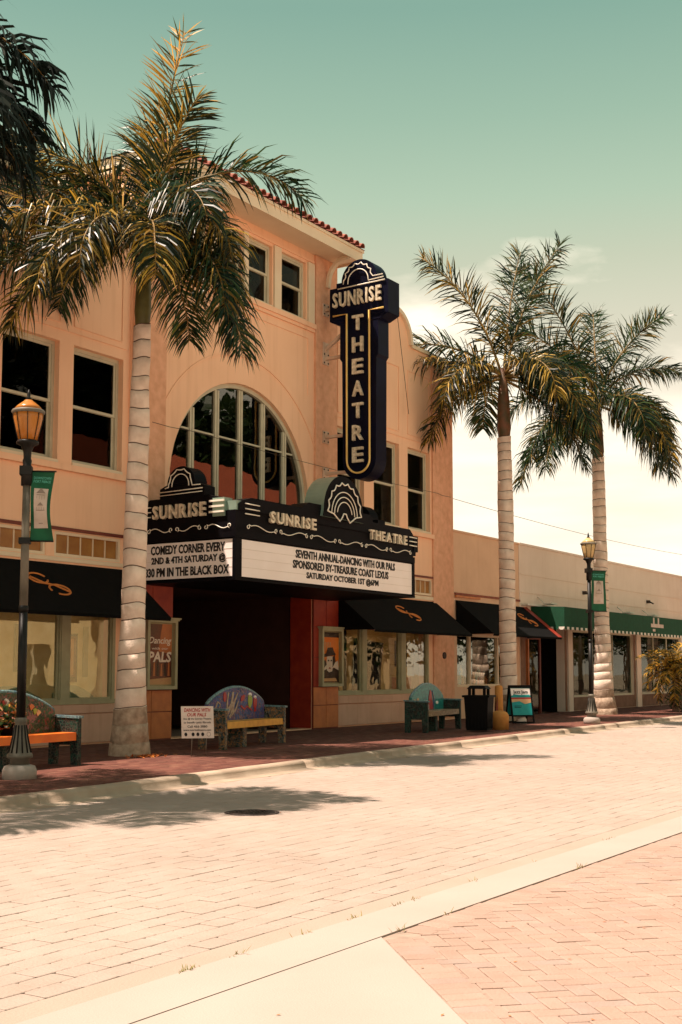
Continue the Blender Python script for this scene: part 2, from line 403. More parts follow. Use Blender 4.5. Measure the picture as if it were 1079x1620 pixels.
def tag(o, label=None, cat=None, group=None, kind=None):
    if label: o['label'] = label
    if cat: o['category'] = cat
    if group: o['group'] = group
    if kind: o['kind'] = kind
    return o
def thing(name, label, cat, loc=(0,0,0), rz=0, group=None):
    o = bpy.data.objects.new(name, None); COL.objects.link(o)
    o.empty_display_size = .2
    o.location = loc; o.rotation_euler = (0,0,rz)
    return tag(o, label, cat, group)
def copy_tree(o, parent=None):
    c = o.copy(); COL.objects.link(c); c.parent = parent
    for ch in list(o.children): copy_tree(ch, c)
    return c
V = Vector
def islands(mb):
    p = list(range(len(mb.v)))
    def fd(a):
        while p[a] != a: p[a] = p[p[a]]; a = p[a]
        return a
    for f in mb.f:
        for q in f[1:]: p[fd(q)] = fd(f[0])
    out = {}
    for f, k, sm in zip(mb.f, mb.mi, mb.sm): out.setdefault(fd(f[0]), []).append((f, k, sm))
    res = []
    for fl_ in out.values():
        m = MB(); ix = {}
        for f, k, sm in fl_:
            nf = []
            for q in f:
                if q not in ix: ix[q] = len(m.v); m.v.append(mb.v[q])
                nf.append(ix[q])
            m.f.append(tuple(nf)); m.mi.append(m.m(mb.mats[k])); m.sm.append(sm)
        res.append(m)
    return res
def FRONT(x, y, z): return (V((x,y,z)), V((1,0,0)), V((0,0,1)), V((0,-1,0)))
def LEFT(x, y, z): return (V((x,y,z)), V((0,-1,0)), V((0,0,1)), V((-1,0,0)))

def arc(cx, cy, r, a0, a1, n):
    return [(cx+r*math.cos(R(a0+(a1-a0)*i/n)), cy+r*math.sin(R(a0+(a1-a0)*i/n))) for i in range(n+1)]

def curve_slab(outline, holes, thick):
    """2D filled outline with holes -> verts, faces, local z from 0 to thick"""
    cu = bpy.data.curves.new('tmp', 'CURVE'); cu.dimensions = '2D'; cu.fill_mode = 'BOTH'; cu.extrude = thick/2
    for poly in [outline]+holes:
        sp = cu.splines.new('POLY'); sp.points.add(len(poly)-1); sp.use_cyclic_u = True
        for i, p in enumerate(poly): sp.points[i].co = (p[0], p[1], 0, 1)
    ob = bpy.data.objects.new('tmp', cu); COL.objects.link(ob)
    dg = bpy.context.evaluated_depsgraph_get()
    me = bpy.data.meshes.new_from_object(ob.evaluated_get(dg))
    vs = [(v.co.x, v.co.y, v.co.z+thick/2) for v in me.vertices]; fs = [tuple(p.vertices) for p in me.polygons]
    bpy.data.objects.remove(ob); bpy.data.curves.remove(cu); bpy.data.meshes.remove(me)
    return vs, fs

_tc = {}
def text_raw(s, offset=.0, ext=.02, shear=0, spacing=1.0):
    k = (s, offset, ext, shear, spacing)
    if k in _tc: return _tc[k]
    cu = bpy.data.curves.new('tmp', 'FONT'); cu.body = s; cu.size = 1; cu.extrude = ext; cu.offset = offset
    cu.resolution_u = 2; cu.shear = shear; cu.space_character = spacing
    ob = bpy.data.objects.new('tmp', cu); COL.objects.link(ob)
    dg = bpy.context.evaluated_depsgraph_get()
    me = bpy.data.meshes.new_from_object(ob.evaluated_get(dg))
    vs = [tuple(v.co) for v in me.vertices]; fs = [tuple(p.vertices) for p in me.polygons]
    bpy.data.objects.remove(ob); bpy.data.curves.remove(cu); bpy.data.meshes.remove(me)
    _tc[k] = (vs, fs)
    return vs, fs
def text(mb, s, a0, a1, b0, b1, d, mt, offset=.0, ext=.01, shear=0, spacing=1.0):
    """fit the text into a0..a1 x b0..b1 at depth d of the builder's frame"""
    vs, fs = text_raw(s, offset, .02, shear, spacing)
    if not vs: return
    x0 = min(v[0] for v in vs); x1 = max(v[0] for v in vs); y0 = min(v[1] for v in vs); y1 = max(v[1] for v in vs)
    mb.raw([(a0+(v[0]-x0)/(x1-x0)*(a1-a0), b0+(v[1]-y0)/(y1-y0)*(b1-b0), d+(v[2]/.02)*ext) for v in vs], fs, mt)
def letters(word, frame, a0, a1, b0, b1, d, mt, parent, ext=.03, offset=.03, gap=.16):
    """each channel letter its own part"""
    wd = []
    for ch in word:
        vs, fs = text_raw(ch, offset, .02)
        wd.append(max(v[0] for v in vs)-min(v[0] for v in vs))
    tot = sum(wd)+gap*(len(word)-1); sc = (a1-a0)/tot; a = a0
    for ch, w_ in zip(word, wd):
        mb = MB(frame)
        text(mb, ch, a, a+w_*sc, b0, b1, d, mt, offset=offset, ext=ext)
        mb.build('letter', parent, fix=False)
        a += (w_+gap)*sc

# ------------------------------------------------------------------ ground, road, kerbs
def kerb_y(x):    # far kerb, back edge at sidewalk level
    pts = [(-20, -7.9), (0, -7.0), (9.5, -6.42), (18, -5.72), (28, -5.15), (41, -4.6), (70, -4.2), (140, -4.0)]
    for (xa, ya), (xb, yb) in zip(pts, pts[1:]):
        if x <= xb: return ya+(yb-ya)*(x-xa)/(xb-xa)
    return -4.0
def sheet(name, pts, z, mt, **k):
    return MB().raw([(x, y, z) for x, y in pts], [tuple(range(len(pts)))], mt).build(name, kind='structure', **k)
GROUND = mat('sandy_ground', (.36, .29, .21), (.30, .24, .17), rough=1, scale=.3)
sheet('ground', [(-600, -600), (600, -600), (600, 600), (-600, 600)], -.30, GROUND)
road = sheet('road', [(-20, -12.86), (140, -12.86), (140, -5.2), (41, -5.0), (18, -5.9), (-20, -8.1)], -.134, JOINT)

def paver(mb, c, u, w, lu, lw, h0, h1, mt, ch=.012, tiltz=0., corner=.0):
    """one chamfered block: centre c (x,y), axes u/w, half sizes lu/lw"""
    def P(a, b, z): return (c[0]+u[0]*a+w[0]*b, c[1]+u[1]*a+w[1]*b, z + tiltz*(a/lu))
    if corner:
        k = corner
        o = [(-lu+k,-lw),(lu-k,-lw),(lu,-lw+k),(lu,lw-k),(lu-k,lw),(-lu+k,lw),(-lu,lw-k),(-lu,-lw+k)]
    else:
        o = [(-lu,-lw),(lu,-lw),(lu,lw),(-lu,lw)]
    n = len(o); f = lambda t, L: t*(L-ch)/L
    vs = [P(a,b,h0) for a,b in o] + [P(a,b,h1-ch*.6) for a,b in o] + [P(f(a,lu),f(b,lw),h1) for a,b in o]
    fs = [(i,(i+1)%n,(i+1)%n+n,i+n) for i in range(n)] + [(i+n,(i+1)%n+n,(i+1)%n+2*n,i+2*n) for i in range(n)] + [tuple(range(2*n,3*n))]
    mb.raw(vs, fs, mt)

CAMP = V((0, CAMY, CAMZ))
def inview(x, y, z=-.12, marg=1.02):
    q = V((x, y, z))-CAMP; d = q.dot(fw)
    if d < .5: return False
    px = 539.5+1950*q.dot(rt)/d; py = 873-1950*q.dot(up)/d
    return -40 < px < 1120 and py < 1660

def lay(cells, parent, name, mt_many, mt_one, h0, h1, ch, corner):
    """the 300 nearest in view as parts, the rest as one stuff mesh"""
    vis = sorted([c for c in cells if inview(c[0], c[1])], key=lambda c: (V((c[0],c[1],-.12))-CAMP).length)
    near = set(id(c) for c in vis[:296])
    proto = {}
    rest = MB()
    for c in cells:
        x, y, ang, lu, lw = c
        dz = rnd.uniform(-.0025, .0015); ti = rnd.uniform(-.0015, .0015)
        if id(c) in near:
            key = (round(lu, 3), round(lw, 3), rnd.randrange(4))
            if key not in proto:
                mb = MB(); j = rnd.uniform(-.003, .003)
                paver(mb, (0,0), (1,0), (0,1), lu+j, lw+j*.6, h0, h1, mt_one, ch, rnd.uniform(-.002,.002), corner)
                o = mb.build(name, parent); proto[key] = o.data
            else:
                o = bpy.data.objects.new(name, proto[key]); COL.objects.link(o); o.parent = parent
            o.location = (x, y, dz); o.rotation_euler = (0, 0, ang+rnd.uniform(-.012, .012))
        else:
            u = (math.cos(ang), math.sin(ang)); w = (-u[1], u[0])
            paver(rest, (x, y), u, w, lu, lw, h0, h1+dz, mt_many, ch, ti, 0)
    if rest.v: rest.build(name+'_field', parent, kind='stuff', fix=False)

cells = []
row = 0; y = -12.78
PL, PW = .245, .168
while y < -5.0:
    x = -2 + (row % 2)*PL/2 + rnd.uniform(-.01, .01)
    while x < 50:
        if y < kerb_y(x)-.42 and (x > 2 or True) and inview(x, y, -.12) or (y < kerb_y(x)-.42 and 0 < x < 16 and abs(x) < 40 and y < -9):
            cells.append((x, y, 0.0, PL/2-.0018, PW/2-.0018))
        x += PL
    y += PW; row += 1
lay(cells, road, 'paver', PAV, PAVO, -.145, -.12, .005, .012)
sheet('road_far', [(50, -12.86), (140, -12.86), (140, -4.6), (50, -5.0)], -.122, GUTTER)
# near gutter strip and flush kerb band
kb = MB()
kb.box(-20, 60, -13.085, -12.865, -.2, -.1235, GUTTER); kb.build('gutter', kind='structure')
kerb = MB().box(-20, 60, -13.50, -13.09, -.2, -.112, CONC).build('kerb', kind='structure')
for xx in (2.1, 9.8, 13.4):
    pass
# plaza: concrete slab + brick field
A = V((6.22, -13.51)); Bp = V((4.98-.9*3, -14.8-.84*3))
du = V((-1.33, -1.24)).normalized(); dv = V((du.y, -du.x))   # along the slab edge; towards the bricks
if dv.x < 0: dv = -dv
e1 = A+du*6
MB().prism([(-12, -13.51), (A.x-.012, -13.51), (e1.x-.012, e1.y), (-12, e1.y)], -.2, -.113, CONC).build('sidewalk_slab', kind='structure')
plaza = MB().prism([(A.x, -13.51), (30, -13.51), (30, -17.9), (e1.x, e1.y)], -.2, -.120, JOINT).build('brick_plaza', kind='structure')
sheet('plaza_far', [(-40, -17.75), (60, -17.75), (60, -27), (-40, -27)], -.13, CONC)
cells = []
def inplaza(p, marg=.0):
    q = p-A
    return p.y < -13.515-marg and q.dot(dv) > marg
cut = MB()
def clip(poly, pt, nrm):
    out = []
    for i in range(len(poly)):
        p, q = poly[i], poly[(i+1) % len(poly)]; dp, dq = (p-pt).dot(nrm), (q-pt).dot(nrm)
        if dp >= 0: out.append(p)
        if (dp >= 0) != (dq >= 0): out.append(p.lerp(q, dp/(dp-dq)))
    return out
def addcell(p, d, lu, lw, marg):
    if p.x > 15 or p.y < -17.6: return
    w = V((-d.y, d.x)); lu -= .0025; lw -= .0025
    poly = [p+d*lu*a+w*lw*b for a, b in ((-1,-1), (1,-1), (1,1), (-1,1))]
    p1 = A+dv*.160; p2 = V((0, -13.672)); n2 = V((0, -1))
    if all((q-p1).dot(dv) >= 0 and (q-p2).dot(n2) >= 0 for q in poly):
        cells.append((p.x, p.y, math.atan2(d.y, d.x), lu, lw)); return
    poly = clip(clip(poly, p1, dv), p2, n2)
    if len(poly) < 3: return
    ar_ = abs(sum(poly[i].x*poly[(i+1) % len(poly)].y-poly[(i+1) % len(poly)].x*poly[i].y for i in range(len(poly))))/2
    if ar_ < .0015: return
    n = len(poly)
    cut.raw([(q.x, q.y, -.14) for q in poly]+[(q.x, q.y, -.1125) for q in poly], [(i, (i+1) % n, (i+1) % n+n, i+n) for i in range(n)]+[tuple(range(n, 2*n))], BRK)
S = .102
for i in range(-70, 110):
    for j in range(-10, 130):
        k = (i-j) % 4
        base = A + du*(S*i) + dv*(S*j+.225)
        if k == 0:      # brick along du covering (i,j),(i+1,j)
            addcell(base+du*S+dv*S*.5, du, S, S/2, .208)
        elif k == 3:    # brick along dv
            addcell(base+du*S*.5+dv*S, dv, S, S/2, .208)
cut.build('cut_brick_edge', plaza, kind='stuff', fix=False)
# soldier courses along the slab edge and the kerb
t = .12
while t < 5.5:
    p = A+du*t+dv*.106
    if inplaza(p, .02): cells.append((p.x, p.y, math.atan2(dv.y, dv.x), .100, .0495))
    t += .103
x = A.x+.25
while x < 15:
    cells.append((x, -13.618, PI/2, .100, .0495)); x += .103
lay(cells, plaza, 'brick', BRK, BRKO, -.140, -.112, .006, 0)

# far sidewalk
pts = [(-20, kerb_y(-20)+.001)]+[(x_, kerb_y(x_)+.001) for x_ in (0, 9.5, 18, 28, 41, 70, 140)]
sw = MB().prism(pts+[(140, 3.2), (-20, 3.2)], -.25, -.035, JOINT).build('sidewalk', kind='structure')
mb = MB(); row = 0; y = -6.6
while y < 1.0:
    x = 6.0+(row % 2)*.105
    while x < 56:
        if y > kerb_y(x)+.07 and y < .0 and inview(x, y, 0):
            paver(mb, (x, y), (1,0), (0,1), .1015, .0495, -.035, rnd.uniform(-.002, .002), SWB, .005)
        x += .21
    y += .104; row += 1
mb.build('sidewalk_brick_field', sw, kind='stuff', fix=False)
MB().box(-20, 6, -7.9, 0, -.034, -.002, SWB).build('sidewalk_left', kind='structure')
MB().box(56, 140, -4, 0, -.034, -.002, SWB).build('sidewalk_right', kind='structure')
# kerb profile swept along the far side, in lengths with open joints
xs = [-20, -2] + [1+3.05*i for i in range(24)] + [100, 140]
prof = [(.06, -.06), (.06, -.002), (-.02, .004), (-.12, .002), (-.165, -.012), (-.185, -.04), (-.20, -.105), (-.42, -.118), (-.46, -.119), (-.46, -.2)]
far_kerb = None
for i, (xa, xb) in enumerate(zip(xs, xs[1:])):
    mb = MB(); vs = []; seg = 4
    for k in range(seg+1):
        xx = xa+.006+(xb-xa-.012)*k/seg; yy = kerb_y(xx)
        vs += [(xx, yy+a, b+noise.noise(V((xx*2, a*6, 0)))*.006) for a, b in prof]
    n = len(prof); fs = []
    for k in range(seg):
        for j in range(n-1): fs.append((k*n+j, k*n+j+1, (k+1)*n+j+1, (k+1)*n+j))
    fs += [tuple(range(n)), tuple(range(seg*n, seg*n+n))]
    mb.raw(vs, fs, KERB, True)
    o = mb.build('kerb_stone', far_kerb)
    if far_kerb is None:
        o.name = 'far_kerb'; o['kind'] = 'structure'; far_kerb = o
MB().prism([(x_, kerb_y(x_)-.15) for x_ in (-20, 0, 9.5, 18, 28, 41, 70, 140)]+[(x_, kerb_y(x_)-.44) for x_ in (140, 70, 41, 28, 18, 9.5, 0, -20)], -.25, -.13, JOINT).build('kerb_bed', kind='structure')

# manhole
mh = thing('manhole_cover', 'round dark iron manhole cover set in the pale road pavers', 'manhole cover', (10.87, -9.06, -.12))
MB().lathe([(.30, -.02), (.30, .004), (.265, .006), (.26, -.004)], IRON, 28).build('rim', mh)
mb = MB().lathe([(.255, -.02), (.255, .003)], IRON, 28)
for i in range(-3, 4):
    for j in range(-3, 4):
        if i*i+j*j < 10: mb.box(i*.066-.02, i*.066+.02, j*.066-.02, j*.066+.02, .003, .009, IRON)
mb.build('lid', mh)

# ------------------------------------------------------------------ theatre
TH = thing('theatre_building', 'tall peach stucco theatre with arched window, tiled eave and two wings', 'theatre', (22.4, 0, 0))
THINV = Matrix.Translation((-22.4, 0, 0))
SPLIT = {'window_pilaster', 'corner_trim', 'pier', 'entrance_pier', 'transom_trim', 'sill_band', 'interior_screen', 'speed_line', 'scroll', 'shell_ray', 'neon_line', 'glazing_bar', 'coping', 'rear_wall', 'tower_side', 'letter_track_rail', 'plinth', 'dark_room', 'display_wall', 'eave_board', 'mint_step'}
def tp(mb, name, **k):      # part of the theatre (geometry in world coordinates)
    for m_ in (islands(mb) if name in SPLIT else [mb]):
        o = m_.build(name, **k); o.parent = TH; o.matrix_parent_inverse = THINV
    return o
def sub(mb, name, par, **k):
    for m_ in (islands(mb) if name in SPLIT else [mb]):
        o = m_.build(name, **k); o.parent = par
    return o
def rect(x0, x1, z0, z1): return [(x0,z0),(x1,z0),(x1,z1),(x0,z1)]
def wall(outline, holes, y, thick, mt, name='wall', parent=None, **k):
    vs, fs = curve_slab(outline, holes, thick)
    mb = MB((V((0, y, 0)), V((1,0,0)), V((0,0,1)), V((0,1,0)))).raw(vs, fs, mt)
    return tp(mb, name, **k) if parent is None else sub(mb, name, parent, **k)

WX0, WX1 = 6.5, 18.58
TX0, TX1 = 18.58, 26.24
RX0, RX1 = 26.24, 32.75
PZ = 10.75
winL = [(11.6, 13.0), (13.35, 14.8), (15.2, 16.62), (17.0, 18.4)]
winR = [(26.42, 27.75), (28.25, 29.62), (30.1, 31.4)]
WZ0, WZ1 = 5.42, 7.78
# transom + shop openings
shopL = [(9.6, 13.3), (13.55, 18.3)]
holesL = [rect(a, b, WZ0, WZ1) for a, b in winL] + [rect(a, b, .78, 2.62) for a, b in shopL] + [rect(a, b, 3.60, 4.08) for a, b in ((9.6, 11.2), (11.5, 13.1), (14.55, 16.38), (16.6, 18.42))]
wall([(WX0,0),(WX1,0),(WX1,PZ),(WX0,PZ)], holesL, 0, .32, PEACH)
shopR = (26.4, 31.25)
ox = [(RX0,0),(RX1,0),(RX1,PZ-.05)] + [(30.35, PZ-.05)] + arc(29.35, 10.75, .93, 0, 180, 18)[0:] + [(28.35, PZ-.05), (RX0, PZ-.05)]
holesR = [rect(a, b, WZ0, WZ1) for a, b in winR] + [rect(shopR[0], shopR[1], .80, 2.62)] + [rect(a, b, 3.58, 4.08) for a, b in ((28.0, 29.7), (30.0, 31.5))]
wall(ox, holesR, 0, .32, PEACH)
# arched parapet trim
mb = MB(FRONT(0, 0, 0))
pa = arc(29.35, 10.75, .95, 0, 180, 20); pb = arc(29.35, 10.75, .83, 180, 0, 20)
mb.prism(pa+pb, .0, .10, TRIM); tp(mb, 'parapet_trim')
tp(MB().box(30.3, RX1+.05, -.06, .36, PZ-.05, PZ+.05, TRIM), 'coping')
tp(MB().box(WX0, WX1-.05, -.06, .36, PZ, PZ+.1, TRIM), 'coping')
# tower: slightly proud
TZ = 11.98
ac, az, ar = 22.41, 5.42, 2.62
def arch_pts(r, n=28, zb=4.3): return [(ac+r, zb)]+arc(ac, az, r, 0, 180, n)+[(ac-r, zb)]
topw = [(19.95, 20.98), (21.05, 22.05), (22.42, 23.47), (23.82, 24.86)]
topw = [(19.96, 21.0), (21.28, 22.24), (22.46, 23.44), (23.80, 24.88)]
hs = [arch_pts(ar)] + [rect(a, b, 10.16, 11.66) for a, b in topw] + [rect(19.9, 25.17, .02, 3.25)]
wall([(TX0,0),(TX1,0),(TX1,TZ),(TX0,TZ)], hs, -.07, .39, PEACH, name='tower_wall')
# rough textured pilasters
for xa, xb in ((18.585, 19.58), (25.25, 26.235)):
    tp(MB().box(xa, xb, -.135, -.072, 3.3, 11.97, ROUGH), 'pilaster')
tp(MB().box(31.5, 32.745, -.05, -.002, 0.1, PZ-.06, ROUGH), 'pilaster')
tp(MB().box(7.0, 8.2, -.05, -.002, 0.1, PZ-.01, ROUGH), 'pilaster')
# side and back walls, roofs, storey floors
mb = MB()
mb.box(WX0, WX0+.3, .33, 16, 0, PZ, PEACH).box(RX1-.3, RX1, .33, 16, 0, PZ-.06, PEACH).box(WX0, RX1, 16, 16.3, 0, PZ-.06, PEACH)
tp(mb, 'rear_wall')
tp(MB().box(WX0+.3, RX1-.3, .33, 16, PZ-.6, PZ-.5, ROOFM), 'flat_roof')
mb = MB().box(TX0+.1, TX0+.3, .33, 6, PZ-.5, TZ, PEACH).box(TX1-.3, TX1-.1, .33, 6, PZ-.5, TZ, PEACH).box(TX0+.1, TX1-.1, 6, 6.2, PZ-.5, TZ, PEACH)
tp(mb, 'tower_side')
# dark rooms behind the glass
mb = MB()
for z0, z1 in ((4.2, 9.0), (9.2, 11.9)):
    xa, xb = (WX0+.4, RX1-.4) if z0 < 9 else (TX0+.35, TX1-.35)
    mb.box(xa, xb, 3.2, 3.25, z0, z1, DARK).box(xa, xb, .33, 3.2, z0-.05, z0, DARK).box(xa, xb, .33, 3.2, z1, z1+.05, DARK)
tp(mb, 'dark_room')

def incised(pts_list, y, w_=.03, mt_=None):
    mt_ = mt_ or PEACH
    mb = MB(FRONT(0, y, 0))
    for pts in pts_list:
        for (a, b), (c, d) in zip(pts, pts[1:]):
            L = math.hypot(c-a, d-b); ux, uy = (c-a)/L, (d-b)/L; nx, ny = -uy*w_/2, ux*w_/2
            mb.prism([(a-nx, b-ny), (c-nx, d-ny), (c+nx, d+ny), (a+nx, b+ny)], 0, .022, mt_)
    return mb
def rr(x0, x1, z0, z1): return [(x0,z0),(x1,z0),(x1,z1),(x0,z1),(x0,z0)]
for m_ in (arc(ac, az, 3.28, 10, 170, 40), [(19.85, 8.55), (19.85, 9.75), (24.98, 9.75), (24.98, 8.3)]): tp(incised([m_], -.07), 'moulding')
mo = []
for a, b in ((26.45, 27.8), (28.2, 29.6), (30.1, 31.35)): mo += [rr(a, b, 8.15, 10.0)]
for a, b in ((11.6, 13.0), (13.35, 14.8), (15.2, 16.62), (17.0, 18.35)): mo += [rr(a, b, 8.15, 10.0)]
mo += [[(26.3, 8.02), (31.45, 8.02)], [(8.4, 8.02), (18.5, 8.02)]]
for m_ in mo: tp(incised([m_], 0.0, .025), 'moulding')
# belt sills
tp(MB().box(8.2, 18.57, -.09, 0, 5.26, 5.38, PEACH), 'sill_band')
tp(MB().box(26.25, 31.5, -.09, 0, 5.26, 5.38, PEACH), 'sill_band')
tp(MB().box(18.6, 25.24, -.16, -.07, 10.02, 10.14, PEACH).box(18.6, 25.24, -.12, -.07, 9.94, 10.02, PEACH), 'sill_band')
# mullion pilasters between the top windows
mb = MB()
for a, b in ((23.48, 23.76), (24.92, 25.2), (21.0+.03, 21.25), (22.26, 22.44), (19.66, 19.93)): mb.box(a, b, -.13, -.07, 10.14, 11.70, TRIM)
tp(mb, 'window_pilaster')
tp(MB().box(19.6, 25.23, -.10, -.07, 11.74, 11.80, PEACH), 'moulding')

def dh_window(x0, x1, z0, z1, y=0.0, dep=.13, sill=True, split=.5):
    """double-hung window in its reveal"""
    f = .07
    mb = MB(); ya = y+dep
    mb.box(x0, x0+f, ya, ya+.12, z0, z1, SASH).box(x1-f, x1, ya, ya+.12, z0, z1, SASH).box(x0+f, x1-f, ya, ya+.12, z1-f, z1, SASH).box(x0+f, x1-f, ya-.03, ya+.12, z0, z0+.07, SASH)
    w_ = tp(mb, 'window')
    zc = z0+(z1-z0)*split; xa, xb = x0+f, x1-f
    for (a, b, yy) in ((zc-.025, z1-f, ya+.02), (z0+.07, zc+.025, ya+.055)):
        s_ = .055; m2 = MB()
        m2.box(xa, xa+s_, yy, yy+.035, a, b, SASH).box(xb-s_, xb, yy, yy+.035, a, b, SASH).box(xa+s_, xb-s_, yy, yy+.035, a, a+s_, SASH).box(xa+s_, xb-s_, yy, yy+.035, b-s_, b, SASH)
        sub(m2, 'sash', w_)
        sub(MB().box(xa+s_, xb-s_, yy+.014, yy+.02, a+s_, b-s_, GL), 'pane', w_)
    if sill: sub(MB().box(x0-.0, x1+.0, y-.03, ya-.03, z0-.04, z0+.03, TRIM), 'sill', w_)
    return w_
for a, b in winL: dh_window(a, b, WZ0, WZ1)
for a, b in winR: dh_window(a, b, WZ0, WZ1)
for a, b in topw: dh_window(a, b, 10.16, 11.66, y=-.07, dep=.08, split=.52)
# pale blinds inside the upper room
for a, b, z0, z1 in ((11.7, 12.9, 6.9, 7.7),):
    pass
# arch window: rim frame, mullions, panes
outer = arch_pts(ar, 36, 4.45); inner = arch_pts(ar-.10, 36, 4.62)
vs, fs = curve_slab(outer, [inner], .14)
aw = tp(MB((V((0, .03, 0)), V((1,0,0)), V((0,0,1)), V((0,1,0)))).raw(vs, fs, SASH), 'arch_window')
mull = [ac-2.62+5.24*i/6 for i in range(1, 6)]
ri = ar-.10
for mxx in mull:
    zt = az+math.sqrt(max(0, ri**2-(mxx-ac)**2))-.02
    m2 = MB().box(mxx-.075, mxx-.012, .05, .13, 4.5, zt, SASH).box(mxx+.012, mxx+.075, .05, .13, 4.5, zt, SASH).box(mxx-.012, mxx+.012, .09, .13, 4.5, zt, SASH)
    sub(m2, 'mullion', aw)
edges = [ac-ri]+mull+[ac+ri]
for xa, xb in zip(edges, edges[1:]):
    xa += .03; xb -= .03; n = 8; top = []
    for i in range(n+1):
        xx = xa+(xb-xa)*i/n
        top.append((xx, az+math.sqrt(max(0, (ri+.02)**2-(xx-ac)**2))))
    pol = [(xa, 4.55), (xb, 4.55)]+top[::-1]
    sub(MB((V((0, .10, 0)), V((1,0,0)), V((0,0,1)), V((0,1,0)))).prism(pol, 0, .006, GLA), 'pane', aw)
    zr = 6.72
    if abs((xa+xb)/2-ac) < 2.3:
        x0_, x1_ = max(xa, ac-math.sqrt(ri**2-(zr-az)**2)), min(xb, ac+math.sqrt(ri**2-(zr-az)**2))
        sub(MB().box(x0_+.05, x1_-.05, .07, .10, zr-.02, zr+.02, SASH), 'glazing_bar', aw)
# eave of the tower: soffit, fascia, brackets, tiles
EX0, EX1, EY = 18.50, 26.32, -.86
ev = tp(MB().box(EX0, EX1, EY+.03, 6.4, TZ, TZ+.06, TRIM).box(EX0, EX1, EY, EY+.03, TZ-.06, TZ+.26, TRIM).box(EX0, EX0+.03, EY+.03, 6.4, TZ-.06, TZ+.26, TRIM).box(EX1-.03, EX1, EY+.03, 6.4, TZ-.06, TZ+.26, TRIM).box(EX0-.03, EX1+.03, EY-.03, EY, TZ+.20, TZ+.27, TRIM), 'eave')
for bx_ in (18.9, 25.75):
    m2 = MB((V((bx_-.06, -.135, 0)), V((0,-1,0)), V((0,0,1)), V((1,0,0))))
    c1 = arc(.62, TZ-.62, .55, 180, 90, 10); c2 = arc(.62, TZ-.62, .64, 90, 180, 10)
    m2.prism([(0, TZ-.75), (.07, TZ-.75)]+[(a, b) for a, b in arc(.62, TZ-.62, .53, 180, 90, 10)]+[(.66, TZ-.09), (.66, TZ-.002), (0.52, TZ-.002)]+arc(.62, TZ-.62, .62, 100, 180, 8)+[(0, TZ-.62)], 0, .12, TRIM)
    tp(m2, 'bracket')
roof = tp(MB().raw([(EX0-.05, EY-.05, TZ+.28), (EX1+.05, EY-.05, TZ+.28), (EX1-2.5, 3.2, TZ+1.55), (EX0+2.5, 3.2, TZ+1.55), (EX1+.05, 6.5, TZ+.28), (EX0-.05, 6.5, TZ+.28)],
     [(0,1,2,3), (1,4,2), (5,0,3), (4,5,3,2)], TERRA), 'tiled_roof')
tm = None; slope = math.atan2(1.27, 4.1)
tl = .42
nt = 29
for r_ in range(4):
    for i in range(nt):
        xx = EX0+.05+(EX1-EX0-.1)*(i+.5)/nt
        if r_ and (xx < EX0+.7*tl*r_ or xx > EX1-.7*tl*r_): continue
        if tm is None:
            m2 = MB(); n = 6; vs = []; fs = []
            for k, (yy, rad) in enumerate(((0, .105), (tl, .088))):
                for j in range(n+1):
                    a_ = PI*j/n; vs.append((rad*math.cos(a_), yy, rad*math.sin(a_)*1.0))
                for j in range(n+1):
                    a_ = PI*j/n; vs.append((rad*.8*math.cos(a_), yy, rad*.8*math.sin(a_)))
            q = n+1
            for j in range(n):
                fs.append((j, j+1, 2*q+j+1, 2*q+j)); fs.append((j, q+j, q+j+1, j+1))
            m2.raw(vs, fs, TERRA); o = m2.build('roof_tile', roof); tm = o.data
        else:
            o = bpy.data.objects.new('roof_tile', tm); COL.objects.link(o); o.parent = roof
        d = r_*(tl-.06)
        o.location = (xx+rnd.uniform(-.006, .006), EY-.11+d*math.cos(slope), TZ+.275+d*math.sin(slope)+.012)
        o.rotation_euler = (slope, rnd.uniform(-.03, .03), rnd.uniform(-.02, .02))

# transom lights over the awnings
for a, b in ((9.6, 11.2), (11.5, 13.1), (14.55, 16.38), (16.6, 18.42), (28.0, 29.7), (30.0, 31.5)):
    z0, z1 = (3.60, 4.08)
    f = tp(MB().box(a, b, .02, .12, z0, z0+.06, TRIM).box(a, b, .02, .12, z1-.06, z1, TRIM).box(a, a+.06, .02, .12, z0+.06, z1-.06, TRIM).box(b-.06, b, .02, .12, z0+.06, z1-.06, TRIM), 'transom_window')
    n = 5
    for i in range(n):
        x0_ = a+.06+(b-a-.12)*i/n; x1_ = a+.06+(b-a-.12)*(i+1)/n
        sub(MB().box(x0_+.012, x1_-.012, .07, .08, z0+.06, z1-.06, AMBP), 'pane', f)
    sub(MB().box(a+.06, b-.06, .10, .105, z0+.06, z1-.06, DARK), 'backing', f)
    g = MB()
    for i in range(1, n): xx = a+.06+(b-a-.12)*i/n; g.box(xx-.012, xx+.012, .05, .085, z0+.06, z1-.06, TRIM)
    sub(g, 'glazing_bar', f)
tp(MB().box(8.4, 18.57, -.05, 0, 4.10, 4.16, MAROON).box(8.4, 18.57, -.04, 0, 3.50, 3.58, TRIM), 'transom_trim')
tp(MB().box(27.9, 31.55, -.04, 0, 4.10, 4.15, MAROON).box(27.9, 31.55, -.04, 0, 3.46, 3.56, TRIM), 'transom_trim')

